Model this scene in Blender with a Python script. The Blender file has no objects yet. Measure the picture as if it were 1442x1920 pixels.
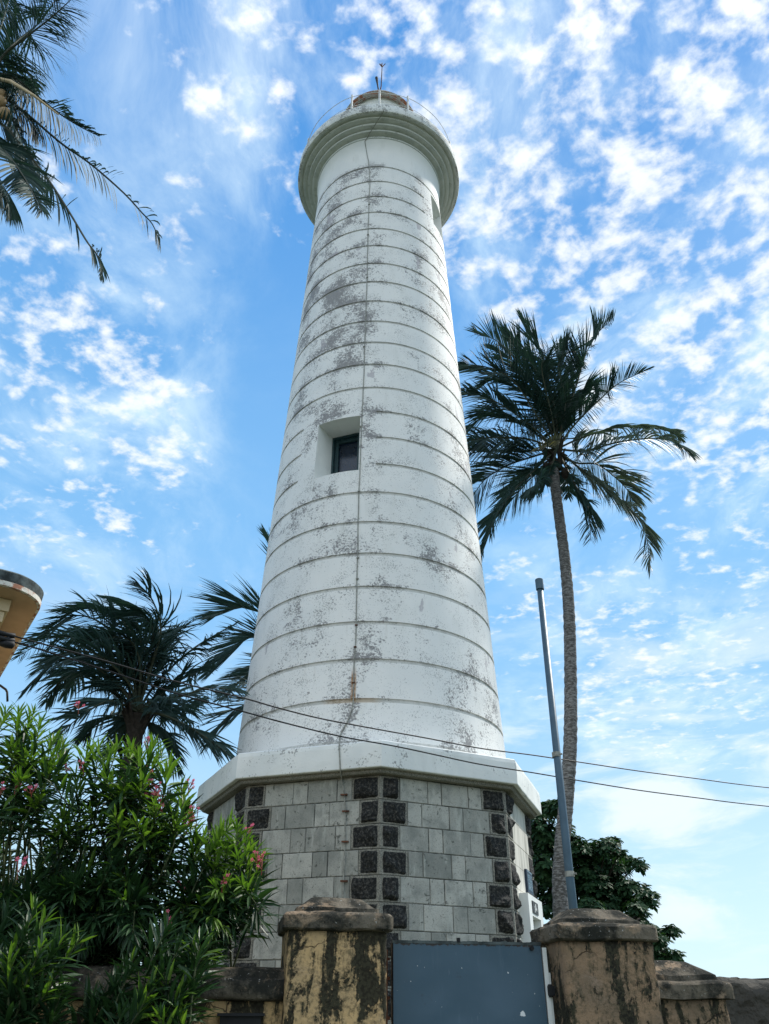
import bpy, math, random
import numpy as np
from mathutils import Vector, Matrix, noise
R_=math.radians
rnd=random.Random(7)
S=bpy.context.scene; COL=S.collection

# ------------------------------------------------------------------ camera
H=1.6                                   # eye height above the ground
F=1451.14; PITCH,YAW,ROLL=0.570564,0.015363,0.004344
_fw=Vector((math.sin(YAW)*math.cos(PITCH),math.cos(YAW)*math.cos(PITCH),math.sin(PITCH)))
_r0=Vector((math.cos(YAW),-math.sin(YAW),0)); _u0=_r0.cross(_fw)
_r=_r0*math.cos(ROLL)+_u0*math.sin(ROLL); _u=-_r0*math.sin(ROLL)+_u0*math.cos(ROLL)
cam=bpy.data.cameras.new('camera'); co=bpy.data.objects.new('camera',cam); COL.objects.link(co)
M=Matrix((_r,_u,-_fw)).transposed().to_4x4(); M.translation=(0,0,H); co.matrix_world=M
cam.sensor_fit='HORIZONTAL'; cam.sensor_width=36; cam.lens=36*F/1442; cam.clip_start=.05; cam.clip_end=6000
S.camera=co
def ray(x,y): return _fw+_r*((x-721)/F)-_u*((y-960)/F)
def atY(x,y,Y):
    v=ray(x,y); v=v*(Y/v.y); return Vector((v.x,v.y,v.z+H))
def atZ(x,y,z):                          # z above the ground
    v=ray(x,y); v=v*((z-H)/v.z); return Vector((v.x,v.y,z))

# ------------------------------------------------------------------ light
SUN_AZ,SUN_EL=R_(57),R_(47)              # azimuth measured from +Y towards +X
SKY_STR,SUN_STR,EXPO=0.10,2.2,1.19
W=bpy.data.worlds.new('World'); S.world=W; W.use_nodes=True
S.view_settings.view_transform='Standard'; S.view_settings.look='None'; S.view_settings.gamma=1
S.view_settings.exposure=EXPO; S.view_settings.use_curve_mapping=False
sd=bpy.data.lights.new('sun','SUN'); sd.energy=SUN_STR; sd.angle=R_(5); sd.color=(1,.95,.86)
so=bpy.data.objects.new('sun',sd); COL.objects.link(so)
sdir=Vector((math.sin(SUN_AZ)*math.cos(SUN_EL),math.cos(SUN_AZ)*math.cos(SUN_EL),math.sin(SUN_EL)))
so.rotation_euler=(-sdir).to_track_quat('-Z','Y').to_euler(); so.location=(20,20,40)

class NT:
    def __init__(s,t): s.t=t; s.n=t.nodes; s.l=t.links
    def a(s,typ,**k):
        n=s.n.new(typ)
        for key,v in k.items():
            if key.startswith('i_'):
                q=key[2:]; q=int(q) if q.isdigit() else q
                if isinstance(v,bpy.types.NodeSocket): s.l.new(v,n.inputs[q])
                else: n.inputs[q].default_value=v
            else: setattr(n,key,v)
        return n
    def lk(s,a,b): s.l.new(a,b)
    def m(s,op,a,b=0.0,c=0.0,clamp=False):
        n=s.n.new('ShaderNodeMath'); n.operation=op; n.use_clamp=clamp
        for i,v in enumerate((a,b,c)):
            if isinstance(v,bpy.types.NodeSocket): s.l.new(v,n.inputs[i])
            else: n.inputs[i].default_value=v
        return n.outputs[0]
    def vm(s,op,a,b=(0,0,0)):
        n=s.n.new('ShaderNodeVectorMath'); n.operation=op
        for i,v in enumerate((a,b)):
            if isinstance(v,bpy.types.NodeSocket): s.l.new(v,n.inputs[i])
            else: n.inputs[i].default_value=v
        return n
    def noise(s,vec,scale,detail=4,rough=.55,dist=0.):
        n=s.a('ShaderNodeTexNoise'); s.lk(vec,n.inputs['Vector']); n.inputs['Scale'].default_value=scale
        n.inputs['Detail'].default_value=detail; n.inputs['Roughness'].default_value=rough; n.inputs['Distortion'].default_value=dist
        return n.outputs[0]
    def rng(s,v,a,b,c=0.,d=1.,smooth=True):
        n=s.a('ShaderNodeMapRange'); n.interpolation_type='SMOOTHSTEP' if smooth else 'LINEAR'
        s.lk(v,n.inputs[0])
        for i,x in enumerate((a,b,c,d)): n.inputs[i+1].default_value=x
        return n.outputs[0]
    def mix(s,f,a,b):
        n=s.a('ShaderNodeMix',data_type='RGBA')
        for q,v in ((0,f),(6,a),(7,b)):
            if isinstance(v,bpy.types.NodeSocket): s.l.new(v,n.inputs[q])
            else: n.inputs[q].default_value=(*v,1) if isinstance(v,tuple) and len(v)==3 else v
        return n.outputs[2]
    def mapv(s,vec,scale=(1,1,1),rot=(0,0,0),loc=(0,0,0)):
        n=s.a('ShaderNodeMapping'); s.lk(vec,n.inputs[0]); n.inputs['Location'].default_value=loc
        n.inputs['Rotation'].default_value=rot; n.inputs['Scale'].default_value=scale; return n.outputs[0]

# ---- sky: Nishita plus a high sheet of broken cloud
def build_world():
    t=NT(W.node_tree); t.n.clear()
    sky=t.a('ShaderNodeTexSky',sky_type='NISHITA',sun_disc=False,sun_elevation=SUN_EL,sun_rotation=SUN_AZ)
    sky.air_density=1.0; sky.dust_density=.55; sky.ozone_density=1.6; sky.altitude=0
    # (sky colour)
    hs=t.a('ShaderNodeHueSaturation'); hs.inputs['Saturation'].default_value=1.06; hs.inputs['Value'].default_value=1.0
    t.lk(sky.outputs[0],hs.inputs['Color'])
    tc=t.a('ShaderNodeTexCoord'); d=t.vm('NORMALIZE',tc.outputs['Generated']).outputs[0]
    sp=t.a('ShaderNodeSeparateXYZ'); t.lk(d,sp.inputs[0])
    z=t.m('ADD',t.m('MAXIMUM',sp.outputs[2],0.0),.09)
    cv=t.a('ShaderNodeCombineXYZ'); t.lk(t.m('DIVIDE',sp.outputs[0],z),cv.inputs[0]); t.lk(t.m('DIVIDE',sp.outputs[1],z),cv.inputs[1])
    P=cv.outputs[0]
    # coverage varies over the sky: soft patches around chosen directions
    blobs=[(1300,60,24,.30),(1480,420,17,.22),(1000,120,13,.14),(1200,420,14,.15),(980,600,12,.12),(1400,800,12,.16),(1250,1060,14,.26),(990,1240,9,.24),(1330,1290,9,.16),(1330,1480,10,.26),
           (70,470,7,.34),(110,650,8,.20),(40,860,11,.24),(200,960,9,.20),(340,620,5,.22),(330,800,4.5,.24),(330,180,10,.22),(640,60,13,.17),(430,330,8,.12),(440,1130,7,.12)]
    acc=None
    for (x,y,rad,w) in blobs:
        v=ray(x,y).normalized()
        dt=t.vm('DOT_PRODUCT',d,tuple(v)).outputs['Value']
        f=t.rng(dt,math.cos(R_(rad*1.25)),math.cos(R_(rad*.25)),0,w)
        acc=f if acc is None else t.m('ADD',acc,f)
    # broad unseen cloud added behind the viewer to brighten the tower's front
    bk=t.vm('DOT_PRODUCT',d,(-.15,-.86,.48)).outputs['Value']; acc=t.m('ADD',acc,t.rng(bk,.0,.6,0,.8))
    acc=t.m('MINIMUM',acc,.60)
    wn=t.a('ShaderNodeTexNoise'); t.lk(P,wn.inputs['Vector']); wn.inputs['Scale'].default_value=6; wn.inputs['Detail'].default_value=3
    sc=t.vm('SCALE',wn.outputs['Color']); sc.inputs['Scale'].default_value=.035
    Pw=t.vm('ADD',P,sc.outputs[0]).outputs[0]
    # cells elongated along one wind direction
    Ps=t.mapv(Pw,scale=(1,1.05,1),rot=(0,0,R_(35)))
    n1=t.noise(Ps,25,6,.54,.0)
    n2=t.noise(Ps,9.5,3,.5)
    mixn=t.m('ADD',t.m('MULTIPLY',n1,.70),t.m('MULTIPLY',n2,.30))
    thr=t.m('SUBTRACT',.665,t.m('MULTIPLY',acc,.40))
    low=t.rng(sp.outputs[2],.16,.50)          # near the horizon the cloud thins into long veils
    thr=t.m('ADD',thr,t.m('MULTIPLY',t.m('SUBTRACT',1.,low),.10))
    cl=t.rng(t.m('DIVIDE',t.m('SUBTRACT',mixn,thr),.215),0,1,0,1)
    veil=t.m('MULTIPLY',t.rng(t.noise(t.mapv(Pw,scale=(.8,.5,1),rot=(0,0,R_(30))),5,8,.62,.4),.42,.75),t.m('ADD',.10,t.m('MULTIPLY',acc,1.9)))
    col=t.vm('SCALE',hs.outputs[0]).outputs[0]; t.n[-1].inputs['Scale'].default_value=SKY_STR
    grad=t.mix(t.rng(sp.outputs[2],.0,.45,0,1),(.285,.395,.455),(.115,.258,.430))
    grad=t.mix(t.rng(sp.outputs[2],.42,.97,0,1),grad,(.029,.138,.345))
    c1=t.mix(.90,col,grad)
    # cloud opposite the sun is set whiter and brighter to fill the tower's shade
    cb=t.mix(t.rng(bk,-.2,.7),(.455,.475,.485),(.84,.82,.765))
    c2=t.mix(t.m('MULTIPLY',veil,.8),c1,t.mix(t.rng(bk,-.2,.7),(.34,.435,.50),(.72,.72,.70)))
    wv_=t.noise(t.vm('MULTIPLY',d,(2.2,2.2,9)).outputs[0],2.6,7,.58,.5)
    wis=t.m('MULTIPLY',t.rng(wv_,.44,.66),t.m('MULTIPLY',t.rng(sp.outputs[2],.50,.22),t.rng(acc,.03,.22)))
    c2=t.mix(t.m('MULTIPLY',wis,.85),c2,(.42,.465,.49))
    c3=t.mix(t.m('MULTIPLY',cl,.93),c2,cb)
    up=t.rng(sp.outputs[2],-.02,.0)
    c4=t.mix(up,(.10,.10,.09),c3)
    bg=t.a('ShaderNodeBackground'); t.lk(c4,bg.inputs[0]); bg.inputs[1].default_value=1.0
    out=t.a('ShaderNodeOutputWorld'); t.lk(bg.outputs[0],out.inputs[0])
build_world()

# ------------------------------------------------------------------ materials
def mat(name,fn,rough=.8,spec=.3,bump=None):
    m=bpy.data.materials.new(name); m.use_nodes=True; t=NT(m.node_tree); t.n.clear()
    p=t.a('ShaderNodeBsdfPrincipled'); p.inputs['Roughness'].default_value=rough; p.inputs['Specular IOR Level'].default_value=spec
    o=t.a('ShaderNodeOutputMaterial'); t.lk(p.outputs[0],o.inputs[0])
    tc=t.a('ShaderNodeTexCoord'); V=tc.outputs['Object']
    r=fn(t,V,p)
    c,h=r if isinstance(r,tuple) and isinstance(r[0],bpy.types.NodeSocket) else (r,None)
    if isinstance(c,tuple): p.inputs['Base Color'].default_value=(*c,1)
    else: t.lk(c,p.inputs['Base Color'])
    if h is not None:
        b=t.a('ShaderNodeBump'); b.inputs['Strength'].default_value=bump[0]; b.inputs['Distance'].default_value=bump[1]
        t.lk(h,b.inputs['Height']); t.lk(b.outputs[0],p.inputs['Normal'])
    return m
RING0=4.828+H; RSP=.8; AXY=16.835
def angmask(t,V,deg,a,b):                # 1 where the outward direction is near 'deg'
    sp=t.a('ShaderNodeSeparateXYZ'); t.lk(V,sp.inputs[0])
    cv=t.a('ShaderNodeCombineXYZ'); t.lk(sp.outputs[0],cv.inputs[0]); t.lk(sp.outputs[1],cv.inputs[1])
    n=t.vm('NORMALIZE',cv.outputs[0]).outputs[0]
    dt=t.vm('DOT_PRODUCT',n,(math.cos(R_(deg)),math.sin(R_(deg)),0)).outputs['Value']
    return t.rng(dt,a,b),sp.outputs[2]
def f_tower(t,V,p):
    left,z=angmask(t,V,-128,.60,.97)
    right,_=angmask(t,V,-38,.80,.99)
    cab,_=angmask(t,V,-93,.985,.999)
    base=t.mix(t.rng(t.noise(V,.9,4),.35,.7),(.84,.83,.80),(.78,.78,.76))
    base=t.mix(t.m('MULTIPLY',t.rng(t.noise(t.mapv(V,scale=(1,1,.35)),3.5,5),.5,.75),.35),base,(.66,.66,.62))
    # courses: position within a course, 0 at the groove
    fr=t.m('FRACT',t.m('DIVIDE',t.m('SUBTRACT',z,RING0-8*RSP),RSP))
    top=t.rng(z,22.43+H-.1,22.43+H+.45,1,0)
    hi=t.rng(z,9.5+H,17+H); 
    up=t.m('MULTIPLY',hi,top)
    # dark lichen flakes, thick on the left-hand side, higher up
    mid=t.noise(V,1.15,5,.6)
    edge,_=angmask(t,V,-128,.86,.90)
    amt=t.m('ADD',t.m('MULTIPLY',left,t.m('ADD',.044,t.m('MULTIPLY',up,.022))),t.m('ADD',t.m('MULTIPLY',right,t.m('ADD',.030,t.m('MULTIPLY',hi,.030))),t.m('ADD',t.m('MULTIPLY',cab,.045),t.m('MULTIPLY',t.m('MULTIPLY',edge,up),.030))))
    fine=t.noise(t.mapv(V,scale=(1,1,1.25)),21,8,.74,.35)
    vor=t.noise(V,6.5,7,.70)
    sig=t.m('ADD',t.m('ADD',t.m('MULTIPLY',fine,.64),t.m('MULTIPLY',vor,.24)),t.m('SUBTRACT',t.m('MULTIPLY',mid,.60),.20))
    low=t.rng(fr,.28,.0,0,.042)               # grime gathers just above each groove
    flake=t.m('MULTIPLY',t.rng(t.m('ADD',t.m('ADD',sig,amt),low),.640,.690),top)
    c=t.mix(t.m('MULTIPLY',flake,.82),base,t.mix(t.noise(V,20,3),(.085,.085,.09),(.25,.235,.24)))
    # places where the paint has come off in sheets, per course
    cid=t.m('FLOOR',t.m('DIVIDE',t.m('SUBTRACT',z,RING0-8*RSP),RSP))
    cc=t.a('ShaderNodeCombineXYZ'); t.lk(t.m('MULTIPLY',cid,3.7),cc.inputs[2])
    pv=t.vm('ADD',t.mapv(V,scale=(1,1,.5)),cc.outputs[0]).outputs[0]
    peel=t.m('ADD',t.m('ADD',t.noise(pv,1.1,7,.6,.3),t.m('MULTIPLY',left,t.m('MULTIPLY',up,.075))),t.m('MULTIPLY',right,.03))
    peel=t.m('MULTIPLY',t.rng(peel,.690,.704),top)
    c=t.mix(t.m('MULTIPLY',peel,.72),c,t.mix(t.noise(V,9,5),(.36,.33,.37),(.52,.49,.50)))
    # fine speckle everywhere below the cornice
    spk=t.m('MULTIPLY',t.rng(t.m('ADD',t.noise(V,38,3,.6),t.m('MULTIPLY',t.m('SUBTRACT',t.noise(V,2.2,4),.5),.55)),.605,.65),top)
    c=t.mix(t.m('MULTIPLY',spk,.6),c,(.28,.28,.27))
    stn=t.rng(t.noise(t.mapv(V,scale=(1,1,.09)),9,6,.65),.55,.74)
    c=t.mix(t.m('MULTIPLY',t.m('MULTIPLY',stn,t.rng(fr,.45,1.)),.30),c,(.42,.38,.31))
    # grooves hold dirt
    dg=t.m('MINIMUM',fr,t.m('SUBTRACT',1.,fr))
    rng2=t.m('MULTIPLY',t.rng(dg,.040,.052,1,0),t.rng(z,22.43+H+.1,22.43+H+.12,1,0))
    hole,_=angmask(t,V,-112,.923,.927); hz=t.m('MULTIPLY',t.rng(z,10.2+H,10.22+H),t.rng(z,12.2+H,12.22+H,1,0))
    hole2,_=angmask(t,V,-25,.918,.922); hz2=t.m('MULTIPLY',t.rng(z,20.7+H,20.72+H),t.rng(z,22.3+H,22.32+H,1,0))
    off=t.m('MAXIMUM',t.m('MULTIPLY',hole,hz),t.m('MULTIPLY',hole2,hz2))
    rng2=t.m('MULTIPLY',rng2,t.m('SUBTRACT',1.,off))
    c=t.mix(t.m('MULTIPLY',rng2,.50),c,t.mix(t.rng(t.noise(V,6,5),.4,.65),(.42,.41,.37),(.20,.20,.17)))
    # rust from a cable clip low down, and brown wash in that groove
    rs,_=angmask(t,V,-97.2,.99975,.99996)
    rz=t.m('MULTIPLY',t.rng(z,4.80+H,4.86+H),t.rng(z,5.25+H,5.55+H,1,0))
    c=t.mix(t.m('MULTIPLY',t.m('MULTIPLY',rs,rz),t.rng(t.noise(V,12),.3,.6,.4,.9)),c,(.36,.17,.05))
    rs2,_=angmask(t,V,-98,.975,.995)
    rz2=t.m('MULTIPLY',t.rng(z,RING0-.07,RING0-.03),t.rng(z,RING0+.03,RING0+.05,1,0))
    c=t.mix(t.m('MULTIPLY',t.m('MULTIPLY',rs2,rz2),.5),c,(.42,.28,.14))
    h=t.m('SUBTRACT',t.m('MULTIPLY',t.noise(V,30,4),.25),t.m('MAXIMUM',flake,peel))
    return c,h
M_tower=mat('weathered_white_paint',f_tower,.75,.25,(.35,.012))
def f_white(dirt,edge=.0):
    def f(t,V,p):
        c=t.mix(t.rng(t.noise(V,1.6,4),.35,.7),(.77,.78,.75),(.69,.71,.69))
        s=t.rng(t.m('ADD',t.m('MULTIPLY',t.noise(V,26,5,.7),.55),t.m('MULTIPLY',t.noise(V,2.6,4),.45)),.605-dirt,.64-dirt)
        c=t.mix(t.m('MULTIPLY',s,.75),c,(.17,.17,.16))
        w=t.rng(t.noise(t.mapv(V,scale=(1,1,.25)),4,6),.5,.75)
        c=t.mix(t.m('MULTIPLY',w,.3),c,(.50,.50,.46))
        return c,t.noise(V,22,5)
    return f
M_slab=mat('painted_cornice',f_white(.035),.7,.3,(.3,.01))
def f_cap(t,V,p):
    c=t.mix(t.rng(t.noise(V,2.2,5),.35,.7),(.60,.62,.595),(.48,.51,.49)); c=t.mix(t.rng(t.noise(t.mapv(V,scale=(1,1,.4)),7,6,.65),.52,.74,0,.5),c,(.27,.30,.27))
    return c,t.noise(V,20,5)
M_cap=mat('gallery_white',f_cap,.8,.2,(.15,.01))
M_fas=mat('gallery_edge_dirty',f_white(.095),.8,.2,(.4,.02))
M_clean=mat('clean_white',f_white(-.12),.5,.4,(.1,.005))
def f_block(t,V,p):
    g=t.a('ShaderNodeNewGeometry'); ri=g.outputs['Random Per Island']
    c=t.mix(ri,(.25,.255,.23),(.46,.455,.41))
    n=t.noise(V,3.2,6,.6); c=t.mix(t.rng(n,.42,.68,0,.6),c,(.17,.185,.17))
    n=t.noise(V,55,3,.6); c=t.mix(t.rng(n,.5,.7,0,.55),c,(.15,.155,.14))
    n=t.noise(t.mapv(V,scale=(1,1,.3)),7,6,.65); c=t.mix(t.rng(n,.52,.72,0,.6),c,(.52,.53,.48))
    n=t.noise(V,9,6,.7,.4); c=t.mix(t.rng(n,.575,.66,0,.8),c,(.06,.065,.055))
    return c,t.noise(V,60,4)
M_block=mat('ashlar_block',f_block,.85,.2,(.5,.006))
M_door_face=mat('limewashed_ashlar',lambda t,V,p:(t.mix(t.rng(t.noise(t.mapv(V,scale=(1,1,.25)),5,6),.4,.7),(.60,.58,.52),(.36,.35,.31)),t.noise(V,50,4)),.85,.2,(.4,.005))
M_mortar=mat('joint',lambda t,V,p:(t.mix(t.rng(t.noise(V,9,4),.4,.65),(.045,.05,.045),(.22,.22,.20)),t.noise(V,40)),.9,.1,(.3,.004))
M_margin=mat('tooled_margin',lambda t,V,p:(t.mix(t.rng(t.noise(V,45,5,.7),.38,.64),(.30,.29,.25),(.12,.12,.105)),t.noise(V,70,3)),.9,.15,(.6,.006))
M_basalt=mat('rock_faced_basalt',lambda t,V,p:(t.mix(t.rng(t.noise(V,24,7,.75),.45,.72),(.016,.017,.017),(.135,.130,.115)),t.noise(V,30,8,.75)),.85,.25,(1.,.03))
def f_plaster(c0,c1,k):
    def f(t,V,p):
        c=t.mix(t.rng(t.noise(V,4,5),.35,.65),c0,c1)
        c=t.mix(t.rng(t.noise(V,30,5,.7),.5,.75,0,.45),c,tuple(x*.55 for x in c1))
        c=t.mix(t.rng(t.noise(V,9,6,.7,.3),.55,.75,0,.5),c,(.34,.25,.19))
        s=t.m('ADD',t.m('ADD',t.m('MULTIPLY',t.noise(t.mapv(V,scale=(1,1,.42)),6.0,8,.70,.6),.68),t.m('MULTIPLY',t.noise(V,26,6,.75),.22)),
                t.m('MULTIPLY',t.rng(t.noise(t.mapv(V,scale=(1,1,.1)),13,4),.4,.65),.07))
        c=t.mix(t.rng(s,k-.0,k+.04,0,.97),c,(.014,.015,.012))
        c=t.mix(t.m('MULTIPLY',t.rng(s,k-.06,k+.0,0,.55),t.rng(t.noise(V,60,3),.4,.6)),c,(.07,.065,.04))
        wn=t.a('ShaderNodeTexNoise'); t.lk(V,wn.inputs['Vector']); wn.inputs['Scale'].default_value=6; wn.inputs['Detail'].default_value=5
        sc=t.vm('SCALE',wn.outputs['Color']); sc.inputs['Scale'].default_value=.35; cv=t.vm('ADD',V,sc.outputs[0]).outputs[0]
        vo=t.a('ShaderNodeTexVoronoi',feature='DISTANCE_TO_EDGE'); t.lk(cv,vo.inputs['Vector']); vo.inputs['Scale'].default_value=2.3
        cr=t.m('MULTIPLY',t.rng(vo.outputs['Distance'],.004,.016,1,0),t.rng(t.noise(V,2.1,3),.50,.58))
        c=t.mix(t.m('MULTIPLY',cr,.85),c,(.03,.025,.02))
        return c,t.m('SUBTRACT',t.m('ADD',t.noise(V,12,8,.7),t.m('MULTIPLY',t.noise(V,80,3),.3)),t.m('MULTIPLY',cr,.6))
    return f
M_ochreL=mat('ochre_plaster_mouldy',f_plaster((.60,.40,.195),(.46,.32,.17),.458),.9,.15,(.9,.012))
M_ochreR=mat('brown_plaster_mouldy',f_plaster((.31,.205,.125),(.21,.15,.10),.470),.9,.15,(1.,.014))
def f_coping(t,V,p):
    c=t.mix(t.rng(t.noise(V,6,6,.65),.42,.62),(.03,.03,.025),(.17,.145,.11))
    c=t.mix(t.rng(t.noise(V,4.5,7,.7,.5),.52,.62,0,.85),c,(.33,.24,.16))
    c=t.mix(t.rng(t.noise(V,42,5,.75),.55,.68,0,.8),c,(.018,.02,.015))
    c=t.mix(t.rng(t.noise(V,70,3,.6),.66,.72,0,.7),c,(.50,.50,.47))
    return c,t.noise(V,18,8,.75)
M_coping=mat('blackened_coping',f_coping,.95,.1,(1.,.02))
def f_rubble(t,V,p):
    v=t.a('ShaderNodeTexVoronoi'); t.lk(V,v.inputs[0]); v.inputs['Scale'].default_value=7
    c=t.mix(t.noise(V,5,6),(.03,.03,.026),(.11,.10,.085)); c=t.mix(t.rng(t.noise(V,3,5),.58,.68,0,.8),c,(.36,.25,.2))
    return c,t.m('ADD',v.outputs[0],t.noise(V,14,6))
M_rubble=mat('old_coral_stone',f_rubble,.95,.1,(1.,.05))
def f_gate(t,V,p):
    c=t.mix(t.noise(V,2.5,4),(.034,.076,.112),(.048,.096,.138))
    n=t.noise(V,45,3,.5); c=t.mix(t.rng(n,.74,.76),c,(.62,.64,.64))
    c=t.mix(t.rng(t.noise(V,9,6,.7),.63,.70,0,.6),c,(.03,.045,.06))
    sp=t.a('ShaderNodeSeparateXYZ'); t.lk(V,sp.inputs[0])
    e=t.m('ADD',t.rng(sp.outputs[2],1.87,1.905,0,.28),t.m('MULTIPLY',t.noise(V,30,5,.7),.8)); c=t.mix(t.rng(e,.62,.68),c,(.03,.022,.018))
    c=t.mix(t.rng(t.noise(V,16,3,.5),.735,.75),c,(.66,.68,.68)); c=t.mix(t.rng(t.noise(t.mapv(V,scale=(1,1,.12)),11,6,.7),.58,.72,0,.45),c,(.10,.15,.20)); c=t.mix(t.rng(t.noise(t.mapv(V,scale=(9,1,.8)),7,4,.6),.70,.73,0,.35),c,(.16,.20,.25))
    return c,t.noise(V,3,3)
M_gate=mat('blue_gate_paint',f_gate,.42,.45,(.25,.02))
def flat(name,c,rough=.7,spec=.3,v=.35,sc=14,metal=0.):
    def f(t,V,p):
        p.inputs['Metallic'].default_value=metal
        return t.mix(t.rng(t.noise(V,sc,6,.65),.35,.68),c,tuple(x*(1-v) for x in c)),t.noise(V,sc*3,4)
    return mat(name,f,rough,spec,(.25,.004))
M_rust=flat('rusty_iron',(.16,.07,.04),.8,.3,.6,9)
M_redrust=flat('flaking_red_oxide',(.34,.15,.10),.8,.3,.8,5)
M_roofedge=mat('rusting_roof_edge',lambda t,V,p:(t.mix(t.rng(t.noise(V,5,6,.7,.4),.47,.56),t.mix(t.noise(V,16,4),(.55,.54,.50),(.22,.21,.19)),(.33,.13,.075)),t.noise(V,30,4)),.75,.3,(.4,.006))
M_wgrey=flat('grey_white_metal',(.62,.63,.62),.6,.4,.3)
M_cable=flat('black_cable',(.012,.013,.015),.6,.3)
M_conduct=flat('weathered_conductor',(.36,.36,.32),.7,.3,.5)
M_pole=flat('galvanised_pole',(.065,.115,.155),.5,.4,.2,5,.2)
M_darkglass=flat('dark_glass',(.012,.022,.045),.12,.6,.3)
M_teal=flat('teal_frame',(.022,.06,.07),.5,.4)
M_innerdark=flat('dark_interior',(.02,.03,.05),.9,.1)
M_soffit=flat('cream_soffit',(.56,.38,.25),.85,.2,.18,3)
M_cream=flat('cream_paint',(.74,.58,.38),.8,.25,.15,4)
M_canfas=flat('blackened_roof_edge',(.10,.12,.12),.9,.2,.7,9)
M_drip=mat('flaking_drip_edge',lambda t,V,p:(t.mix(t.rng(t.noise(V,11,5),.45,.6),(.62,.60,.54),(.36,.17,.11)),t.noise(V,30)),.85,.2,(.5,.01))
M_sign=flat('dark_blue_sign',(.012,.03,.06),.4,.4)
M_signtx=flat('pale_blue_lettering',(.30,.42,.50),.5,.3,.1)
M_plaque=flat('worn_black_plaque',(.03,.03,.028),.5,.4,.3,30)
def leafmat(name,c0,c1,trans,rough=.5,spec=.35,tcol=None):
    m=bpy.data.materials.new(name); m.use_nodes=True; t=NT(m.node_tree); t.n.clear()
    g=t.a('ShaderNodeNewGeometry'); c=t.mix(g.outputs['Random Per Island'],c0,c1)
    p=t.a('ShaderNodeBsdfPrincipled'); p.inputs['Roughness'].default_value=rough; p.inputs['Specular IOR Level'].default_value=spec; t.lk(c,p.inputs['Base Color'])
    tr=t.a('ShaderNodeBsdfTranslucent'); t.lk(t.vm('MULTIPLY',c,tcol or (1.3,1.5,.6)).outputs[0],tr.inputs[0])
    mx=t.a('ShaderNodeMixShader'); mx.inputs[0].default_value=trans; t.lk(p.outputs[0],mx.inputs[1]); t.lk(tr.outputs[0],mx.inputs[2])
    o=t.a('ShaderNodeOutputMaterial'); t.lk(mx.outputs[0],o.inputs[0]); return m
M_palm=leafmat('palm_leaflet',(.020,.050,.048),(.040,.078,.068),.12,.6,.22,(1,1.3,.7))  # bluish tint of haze mixed into the leaflet colour
M_palmpale=leafmat('lit_palm_leaflet',(.05,.085,.07),(.11,.135,.10),.16,.5,.3,(1,1.2,.7))  # light on some right-hand fronds put into a paler leaflet colour
M_palmdry=leafmat('dry_palm_leaflet',(.20,.17,.09),(.12,.12,.07),.2)
M_rachis=flat('palm_rachis',(.055,.065,.04),.6,.3)
M_bark=mat('palm_bark',lambda t,V,p:(t.mix(t.rng(t.noise(t.mapv(V,scale=(1,1,3.2)),9,7,.7),.42,.62),(.085,.08,.075),(.26,.255,.25)),t.noise(t.mapv(V,scale=(1,1,4)),8,6,.7)),.9,.15,(1.,.03))
M_darkbark=flat('dark_bark',(.05,.042,.035),.9,.15,.5)
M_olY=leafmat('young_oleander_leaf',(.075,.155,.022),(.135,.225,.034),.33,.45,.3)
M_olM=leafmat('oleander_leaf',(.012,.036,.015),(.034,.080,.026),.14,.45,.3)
M_olS=flat('oleander_stem',(.075,.095,.04),.7,.3)
M_pink=leafmat('pink_petal',(.70,.10,.20),(.78,.25,.33),.35,.6,.2,(1.1,.8,.9))
M_seed=flat('red_brown_bud',(.28,.07,.045),.7,.3)
M_tree=leafmat('almond_leaf',(.018,.052,.026),(.040,.090,.036),.16,.6,.2)
M_coco=flat('coconut_husk',(.42,.28,.14),.6,.3,.4)
def f_ground(t,V,p):
    c=t.mix(t.rng(t.noise(V,.5,6),.4,.65),(.085,.10,.06),(.05,.075,.035)); c=t.mix(t.noise(V,12,6),c,(.08,.085,.06)); return c,t.noise(V,9,8,.7)
M_ground=mat('sandy_ground',f_ground,.95,.1,(.6,.03))

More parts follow.
